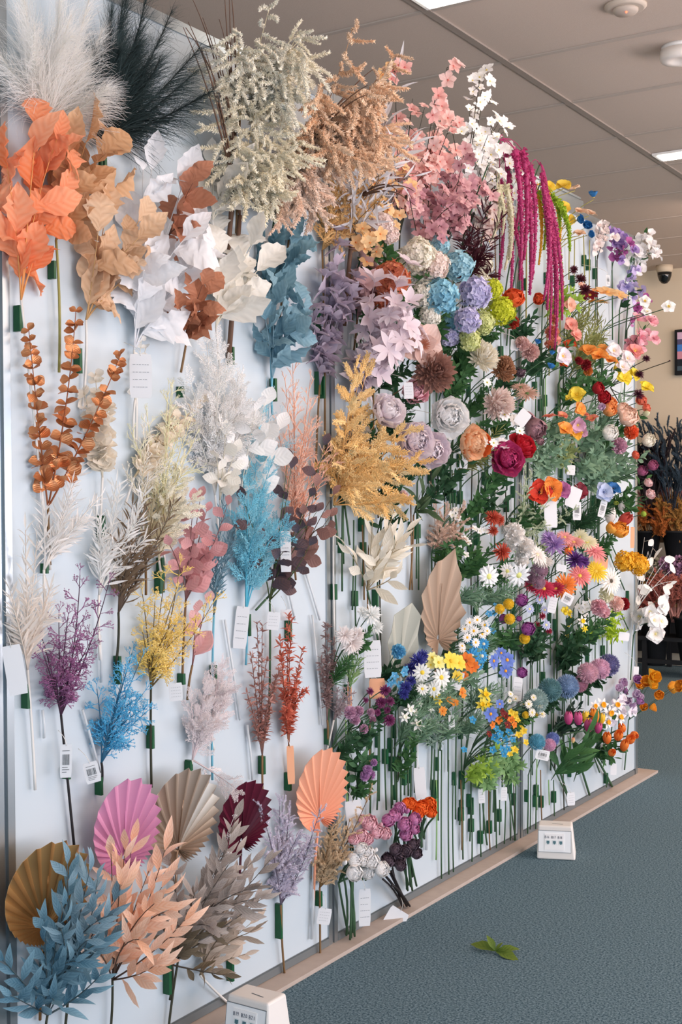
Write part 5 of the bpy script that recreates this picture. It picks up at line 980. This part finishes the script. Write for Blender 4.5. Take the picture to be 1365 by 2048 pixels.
spray('green','second dark green leafy cluster left of the pompon dahlias',LB,(1065,1330),(1070,1250),80,(1065,1420),('24402a','3e6644','2a4428'),'g',n=7,k=10,ls=26,off=.06)
spray('lobe','lime green leaf sprig above the purple pompon',LB,(1225,1275),(1215,1215),70,(1225,1320),('94b820','b8d43c','7a9a20'),'g',n=5,k=7,ls=20,off=.13,extra=[(1170,1262,.08),(1245,1262,.16)])
# pompon dahlias row
for x,y,r,o,c,lb in ((1072,1402,27,.14,'88a4a4/b0c8c4','sage green pompon dahlia, leftmost of the row'),(1100,1380,26,.14,'4c7c84/80a8ac','teal pompon dahlia second in the row'),(1135,1373,26,.15,'7090b8/a0b8d4','slate blue pompon dahlia in the middle of the row'),(1160,1368,18,.13,'b47890/d0a0b4','dusky pink pompon dahlia behind the blush pair'),(1176,1346,23,.16,'cc9cb0/e8c4d0','blush pink pompon dahlia, left of the pair'),(1200,1338,23,.16,'d0a0bc/ecc8dc','blush pink pompon dahlia, right of the pair'),(1218,1330,24,.17,'5c5c90/8888b4','violet blue pompon dahlia at the right end of the row'),(1075,1484,18,.1,'50a0bc/88c4d8','aqua blue small pompon above the barcode label'),(1100,1490,14,.1,'d09cbc/ecc4dc','pink small pompon above the barcode label'),(1106,1478,15,.08,'6c80c0/9cace0','periwinkle small pompon behind the pink one')):
    F('pompon',lb,[(x,y,r,o)],c,off=o,leaf='d' if r>18 else None,ln=.34 if y<1420 else .4,face=(.7,-.6,.4),lh=50)
blossoms('lilac purple freesia cluster at the wall end',(1240,1420),(1250,1350),50,(1238,1480),('c8a0cc/e0c4e4/9c6cac','9c5c9c/bc84bc/6c2c6c','dcc0e0/eee0f0/b48cbc'),n=16,r=13,nb=4,kind='bowl',name='freesia',dep=1.3,stem='g',face=(.6,-.5,.4))
blossoms('white lilac sweet pea cluster above the daffodils',(1225,1450),(1235,1400),30,(1222,1520),('ece4f0/faf6fc/c8b8d4',),n=8,r=15,nb=3,kind='sweetpea',name='sweet_pea',dep=1.3,stem='g')
blossoms('orange yellow freesias arching out past the wall end',(1258,1440),(1290,1350),30,(1250,1540),('f0ac1c/f8c43c/d88c10','f0981c/f8b440/d88c10'),n=12,r=17,nb=3,kind='bowl',name='freesia',dep=1.4,stem='g',extra=[(1298,1352,.22),(1340,1378,.36),(1362,1368,.42),(1310,1350,.26)],t0=.8,face=(.5,-.6,.3),jit=.25)
# daisies and wildflowers, lower middle
F('daisy','cluster of small white daisies with yellow centres',[(940,1245,10),(955,1240,10),(970,1250,10),(930,1258,9),(948,1262,11),(965,1268,10),(935,1275,10),(925,1292,8),(952,1285,10),(968,1284,9),(975,1262,9),(925,1298,8)],'f4f2ec/ffffff/e8b020',off=.12,leaf='s',lh=100,face=(.8,-.7,.2))
F('daisy','bright blue small daisies below the white daisy cluster',[(950,1290,15),(968,1288,13),(945,1312,16),(965,1312,14),(960,1330,10)],'1c84c8/4cacdc/d8d8c0',off=.11,leaf='s',lh=100)
F('blossom','tiny blue forget-me-nots beside the white daisies',[(978,1228,8),(988,1226,7),(985,1262,8),(975,1250,7),(990,1210,5)],'2c80b8/58a8d4/e8e8d0',off=.11,leaf='s',lk='needle',lh=130,lw=70)
F('cosmos','periwinkle blue cosmos group with orange centres',[(988,1322,16),(1015,1320,17),(1003,1306,12),(1012,1342,15),(982,1428,16),(1000,1408,10)],'5070c8/8098e0/f0a028',off=.13,leaf='s',lk='needle',lh=100,lw=70,face=(.8,-.6,.2))
F('daffodil','yellow daffodil-like bloom above the wildflower bunch',[(970,1390,17),(965,1410,14),(975,1408,12)],'f0d83c/f8e86c/e8c020',off=.12,leaf='s',lk='needle',lh=90)
F('cosmos','yellow cosmos pair in the lower middle',[(902,1322,20,.14),(918,1325,18,.15),(915,1352,12,.13)],'f4d034/fae468/d8a820',off=.13,leaf='s',lk='needle',lh=120,lw=70)
F('cosmos','orange cosmos right of the yellow ones',[(933,1322,18,.14),(945,1332,15,.13),(930,1352,10,.1)],'ec6c24/f8923c/8c4818',off=.12,leaf='s',lk='needle',lh=120)
F('cosmos','cream and lemon cosmos left of the yellow ones',[(878,1325,15,.12),(865,1315,12,.1),(862,1330,10,.1)],'f0e87c/f8f4b0/d8b830',off=.12,leaf='s',lk='needle',lh=150,lw=70)
F('daisy','white cosmos daisies in the lower middle',[(845,1345,18),(883,1355,20),(868,1378,16),(882,1370,16),(845,1378,13)],'e8ece8/fafcf8/e8c840',off=.12,leaf='s',lk='needle',lh=160,lw=80,face=(.8,-.6,.2))
F('daffodil','yellow narcissus blooms under the white cosmos daisies',[(870,1392,12),(877,1402,10)],'f0d428/f8e454/e8b818',off=.1,leaf='s',lk='needle',lh=110)
F('cosmos','small orange cosmos scattered under the tilted tag',[(925,1385,13),(910,1405,9),(900,1400,8),(886,1422,10)],'e88428/f4a448/c86818',off=.1,leaf='s',lk='needle',lh=110)
F('spiky','dark blue delphinium florets below the tan fan',[(835,1322,18),(822,1338,15),(845,1312,14),(812,1375,14),(822,1362,12),(808,1388,12)],'282c78/44489c',off=.09,leaf='d',lh=100)
F('carnation','light blue cornflower-like bloom on the grey fan',[(797,1303,16,.08)],'4ca4d0/80c4e4',off=.08,leaf='d',lh=60,ln=.45)
F('blossom','sky blue small blossoms left of the dark blue florets',[(785,1362,10),(800,1370,10),(790,1352,9),(808,1345,9),(800,1385,9),(780,1370,7),(812,1338,7)],'3c98cc/74bce0/d8e8f0',off=.09,leaf='d',lh=90)
F('spiky','burgundy star-like astrantia group in the lower middle',[(740,1383,9),(770,1380,13),(762,1405,13),(780,1402,11),(732,1400,7),(778,1440,14),(755,1425,8),(775,1420,8)],'641c4c/8c4474',off=.09,leaf='d',lh=130,lw=80,face=(.8,-.7,.2))
F('daffodil','white narcissus group left of the wildflowers',[(836,1450,15),(820,1420,13),(810,1435,12),(830,1425,10),(862,1418,8),(840,1408,7)],'ecefec/fcfefc/f0eedc',off=.09,leaf='g',lh=120)
F('carnation','white small narcissus clump under the white cosmos',[(840,1370,13),(848,1385,10)],'e4ece6/f6faf6',off=.08)
F('carnation','pale mauve phlox clusters right of the aluminium joint',[(700,1425,14),(718,1422,11),(710,1440,12),(728,1458,10),(742,1425,9),(745,1440,9)],'b888a8/dcb4cc',off=.08,leaf='d',lk='green',lh=110,lw=60)
F('carnation','lilac phlox clusters lower right of the aluminium joint',[(735,1540,11),(730,1552,11),(742,1550,10),(748,1525,8)],'b07cb4/d4a8d4',off=.07,leaf='g',lk='green',lh=60,lw=60,ln=.3)
spray('green','large dark green leaves under the mauve phlox',LB,(715,1570),(712,1480),70,(712,1640),('2f5a3a','4d7a50','2f5a36'),'g',n=5,k=5,ls=46,off=.05)
F('spiky','large white and blush spider flower beside the tall card',[(703,1285,27),(690,1270,20),(715,1268,16)],'e8dcd8/faf6f4/c8d8a0',off=.09,leaf='g',lk='needle',lh=100,face=(.8,-.6,.1),ln=.4)
F('spiky','white spiky bloom above the tall handwritten card',[(742,1230,22),(752,1255,16),(725,1225,12)],'e8ecea/fafcfa/c8d8a0',off=.09,leaf='g',face=(.7,-.6,.3))
F('blossom','small white hawthorn-like flowers beside the blush tassels',[(905,1030,9),(915,1035,9),(912,1020,7),(930,1078,8),(918,1090,8),(938,1085,7),(932,1110,8)],'f2f2e6/ffffff/c8d070',off=.09,leaf='g',lk='lobe',lh=110,lw=60)
spray('green','green round-leaved sprig beside the tan palm fan',LB,(912,1130),(918,1040),50,(915,1260),('3f6a3c','5f8a50','3a5a30'),'g',n=5,k=9,ls=22,off=.07)
spray('needle','silvery grey green fern-leaf bunch, lower middle left',LB,(870,1500),(868,1400),80,(868,1590),('8ca898','b4c8b8','7a9484'),'g',tp=[(870,1578,36,10)],n=7,k=16,ls=24,off=.07)
spray('needle','silvery grey green fern-leaf bunch, lower middle right',LB,(935,1480),(940,1350),90,(920,1650),('8aa694','b0c6b4','7a9484'),'g',tp=[(925,1560,36,10)],n=8,k=16,ls=24,off=.07)
spray('needle','sage needle foliage under the periwinkle cosmos',LB,(995,1460),(1000,1350),70,(990,1560),('84a090','acc2b0','7a9484'),'g',n=6,k=14,ls=22,off=.06)
# mixed wildflower bunch
F('blossom','bunch of tiny bright blue flowers over green foliage',[(990,1475,9),(1000,1468,9),(1010,1480,10),(996,1490,10),(1018,1465,9),(985,1500,9),(1005,1500,9),(1025,1480,8),(1015,1498,8),(992,1458,8),(1008,1508,8),(945,1440,9),(928,1500,8)],'1878b0/44a4d0/e8e070',off=.13,leaf='l',lk='lobe',lh=100,lw=70,lo=7,ll=22,name='wildflower_bunch')
F('blossom','bunch of tiny dark red and orange flowers above the blue ones',[(998,1440,9),(1010,1432,9),(1022,1440,9),(1015,1450,9),(1028,1450,8),(1005,1425,8),(985,1450,8),(978,1468,7)],['e87420/f49038/782010','5c1418/842424/e8a030'],off=.12,name='wildflower_bunch')
F('blossom','tiny yellow flowers at the right of the wildflower bunch',[(1030,1430,9),(1040,1450,9),(1048,1462,8),(1038,1470,8),(1052,1485,7),(1030,1500,9),(1020,1508,7),(1022,1424,7),(1035,1440,7)],'f0c828/f8dc50/d89c18',off=.13,name='wildflower_bunch')
spray('lobe','fresh green leafy bunch under the tiny wildflowers, left',LB,(965,1590),(970,1490),70,(975,1690),('6c9a5c','9cc088','5a8048'),'g',tp=[(943,1612,34,9)],n=6,k=10,ls=26,off=.08)
spray('lobe','fresh green leafy bunch under the tiny wildflowers, right',LB,(1015,1560),(1015,1500),70,(1032,1680),('6c9a5c','9cc088','5a8048'),'g',tp=[(1020,1570,34,9)],n=6,k=9,ls=24,off=.09)
F('daisy','small white daisies left of the sage pompon',[(1022,1388,7),(1032,1398,8),(1020,1402,6),(1048,1408,8)],'f0f0e8/fcfcf8/e8c840',off=.08,leaf='s')
F('daisy','small cream chrysanthemums in front of the sage pompon',[(1058,1408,9,.16),(1065,1425,9,.15),(1080,1410,9,.16),(1085,1428,8,.15),(1068,1395,7,.15)],'f0ead8/fcfaf0/e0c860',off=.15,leaf='g',lh=60)
F('pompon','small yellow puffs below the cream chrysanthemums',[(1052,1430,8,.13),(1072,1428,7,.13)],'f0cc2c/f8e058',off=.13,name='button_flower')
# tulips and low right bunches
F('tulip','bunch of magenta pink tulips with long green leaves',[(1138,1435,14,.15),(1157,1436,14,.16),(1178,1450,14,.17),(1198,1455,12,.16)],'b43474/d86898',off=.15,foot=(1142,1610),leaf='g',lk='lance',lh=150,lw=70,ll=70,lo=4,face=(.12,-.1,1),sr=1.6,name='tulip_bunch')
F('tulip','bunch of yellow tulips behind the pink ones',[(1172,1433,13,.12),(1190,1430,15,.14),(1204,1436,12,.14)],['f0b820/f8d44c','e88420/f4a040'],off=.13,foot=(1180,1590),leaf='g',lk='lance',lh=150,lw=60,ll=60,lo=4,face=(.12,-.1,1),sr=1.6,name='tulip_bunch')
F('tulip','closed cream tulip bud on its own, left of the bunch',[(1147,1480,6,.17)],'e8d890/e89c80',off=.17,foot=(1145,1610),face=(.05,0,1),tp=False,name='tulip')
F('tulip','bunch of orange tulips seen at the wall end',[(1215,1475,14,.13),(1238,1470,15,.15),(1262,1478,15,.17),(1225,1505,12,.15),(1250,1490,14,.16),(1245,1455,12,.15),(1270,1470,12,.17)],'ec6c20/f89444/2c2418',off=.15,foot=(1225,1575),leaf='g',lh=60,face=(.4,-.5,.5),sr=1.8,name='tulip_bunch')
F('daffodil','white daffodils with orange trumpets above the orange tulips',[(1205,1410,16,.14),(1220,1425,17,.15),(1235,1410,14,.15),(1240,1435,15,.16),(1215,1445,14,.14),(1190,1412,12,.13)],'f4f2ee/ffffff/f0a820',off=.14,foot=(1200,1545),face=(.8,-.6,.2),stem='g',leaf='g',lh=90)
spray('green','very dark leaves behind the tulips under the pompons',LB,(1115,1470),(1130,1400),110,(1110,1540),('182c24','2a4638','1c2c20'),'d',n=8,k=8,ls=26,off=.06)
# ranunculus bunches near the floor
def bunch(label,spots,cols,foot,stem,name='ranunculus_bunch',off=.09,buds=()):
    th=flower('ranunculus',label,spots,cols,foot=foot,stem=stem,off=off,tp=False,name=name,face=(.75,-.6,.35),sr=1.2)
    rng=newrng(); ft=P(*foot,.02); m=MB(); top=P(spots[0][0],spots[0][1]+15,.06)
    for k in range(7):
        e=ft+np.array([rng.uniform(0,.02),rng.uniform(-.018,.018),rng.uniform(-.02,.03)]); e[2]=max(e[2],.016); m.tube(bez(top+rng.normal(0,.015,3),(top+e)/2,e,5),.0032,.0034)
    m.build('stem',STEM[stem],th,(0,float(P(*foot,.012)[1]),max(.02,float(P(*foot,.012)[2]))),clampx=.004)
    for (x,y,r) in buds: head(th,'bud',cols if isinstance(cols,str) else cols[0],P(x,y,off),r*mpp(P(x,y,off)),(.6,-.5,.6),rng,'flower_bud')
    return th
bunch('round bunch of white ranunculus near the floor',[(708,1718,17),(733,1706,16),(742,1722,17),(708,1745,17),(735,1745,15),(762,1738,16),(725,1722,12),(722,1698,13)],'eeeeea/ffffff/b8c080',(697,1878),'g',buds=[(752,1700,7),(690,1725,8)])
bunch('pale pink ranunculus bunch above the white one',[(738,1648,17),(722,1672,15),(752,1665,15),(770,1668,13),(708,1680,12),(735,1680,12),(725,1640,10)],'e0a8b8/f4ccd4/b8c080',(715,1760),'g',buds=[(762,1650,7)])
bunch('orchid pink ranunculus bunch beside the orange one',[(808,1650,16),(790,1632,14),(776,1640,14),(812,1670,14),(828,1640,13),(800,1615,13),(826,1658,12)],'b868a0/dc98c4/b8c080',(818,1770),'g',buds=[(815,1622,8)])
bunch('bright orange ranunculus bunch near the lower centre',[(842,1618,16),(858,1608,15),(820,1608,13),(835,1628,13),(862,1626,12),(812,1606,10)],'ec6018/f88038/c84810',(838,1690),'g',buds=[(868,1632,6)])
bunch('dark grey purple ranunculus bunch below the pink one',[(776,1722,15),(795,1718,16),(812,1702,14),(790,1700,14),(825,1690,13),(832,1708,12),(800,1732,12)],'3c343c/6c5c68/2c2428',(810,1848),'k',buds=[(838,1682,6)])
# slender bare stems with green tape
SG='slender stems between the named flowers on the panels'
for i,(x,y0,y1,st) in enumerate(((668,1000,1300,'w'),(708,1040,1220,'g'),(725,1050,1200,'b'),(822,1000,1180,'b'),(836,1010,1180,'g'),(850,1180,1280,'g'),(845,900,1010,'g'),(862,920,1030,'d'),(905,940,1060,'g'),(920,930,1120,'g'),(945,930,1230,'d'),(958,940,1230,'g'),(975,950,1040,'d'),(990,960,1050,'g'),(1002,1110,1240,'g'),(1012,980,1060,'d'),(1025,1160,1300,'g'),(1048,940,1060,'w'),(1072,1000,1090,'g'),(1095,1060,1180,'g'),(1112,1040,1150,'g'),(1130,1000,1090,'g'),(1150,880,1000,'g'),(1168,1030,1120,'g'),(1180,1180,1300,'g'),(1192,1200,1320,'g'),(1205,1240,1330,'g'),(1215,1270,1360,'g'),(1158,1200,1330,'g'),(1104,1190,1330,'g'),(1088,1320,1380,'g'),(1065,1440,1520,'g'),
  (907,1560,1760,'g'),(943,1600,1735,'g'),(960,1600,1725,'g'),(978,1580,1700,'b'),(992,1580,1715,'g'),(1012,1600,1705,'g'),(1028,1560,1690,'d'),(1108,1560,1640,'g'),(873,1560,1720,'l'),(884,1500,1780,'g'),(898,1520,1760,'g'),(922,1560,1700,'b'),(1000,1600,1670,'g'),(1020,1520,1700,'g'),(1062,1500,1690,'g'),(1075,1510,1620,'l'),(1082,1540,1640,'b'),(1098,1560,1610,'l'),(1126,1440,1620,'d'),(1215,1550,1580,'g'),(1165,600,800,'y'),(1180,480,640,'y'),(1150,480,620,'y'),(1168,470,600,'y'),(1192,500,640,'g'),(1140,480,560,'y'),(1208,680,800,'g'),(1190,620,760,'y'),(1002,640,760,'g'),(990,460,560,'b'),(1060,480,560,'g'),(1040,540,640,'g'),(1155,640,760,'y'),(1138,760,900,'l'),(1120,740,860,'l'),(1072,720,840,'g'),(1092,740,850,'l'),(712,1140,1260,'g'),(738,1090,1240,'b'),(760,1160,1400,'d'),(742,1290,1600,'b'),(692,1440,1620,'l'),(757,1440,1620,'g'),(770,1420,1620,'g'),(785,1480,1610,'g'),(800,1480,1560,'d'),(812,1500,1590,'g'))):
    rng=newrng(); a=P(x,y0,.02); b=P(x+rng.uniform(-3,4),y1,.012); z=max(b[2],.03); b[2]=z; org=(0,float(b[1]),float(b[2]))
    t=thing('bare_branch','slender upright stem taped to the white panel among the flower stems','stem',org,SG)
    MB().tube(bez(a,(a+b)/2+np.array([.0,rng.uniform(-.01,.01),0]),b,7),.0022,.0027).build('stem',STEM[st],t,org,clampx=.004)
    if rng.random()<.65:
        zz=b[2]+(a[2]-b[2])*rng.uniform(.3,.7); MB().box((.0015,b[1]-.006,zz-.022),(.018,b[1]+.006,zz+.022),taper=.0003).build('tape',TAPE,t,(0,float(b[1]),float(zz)),smooth=False)
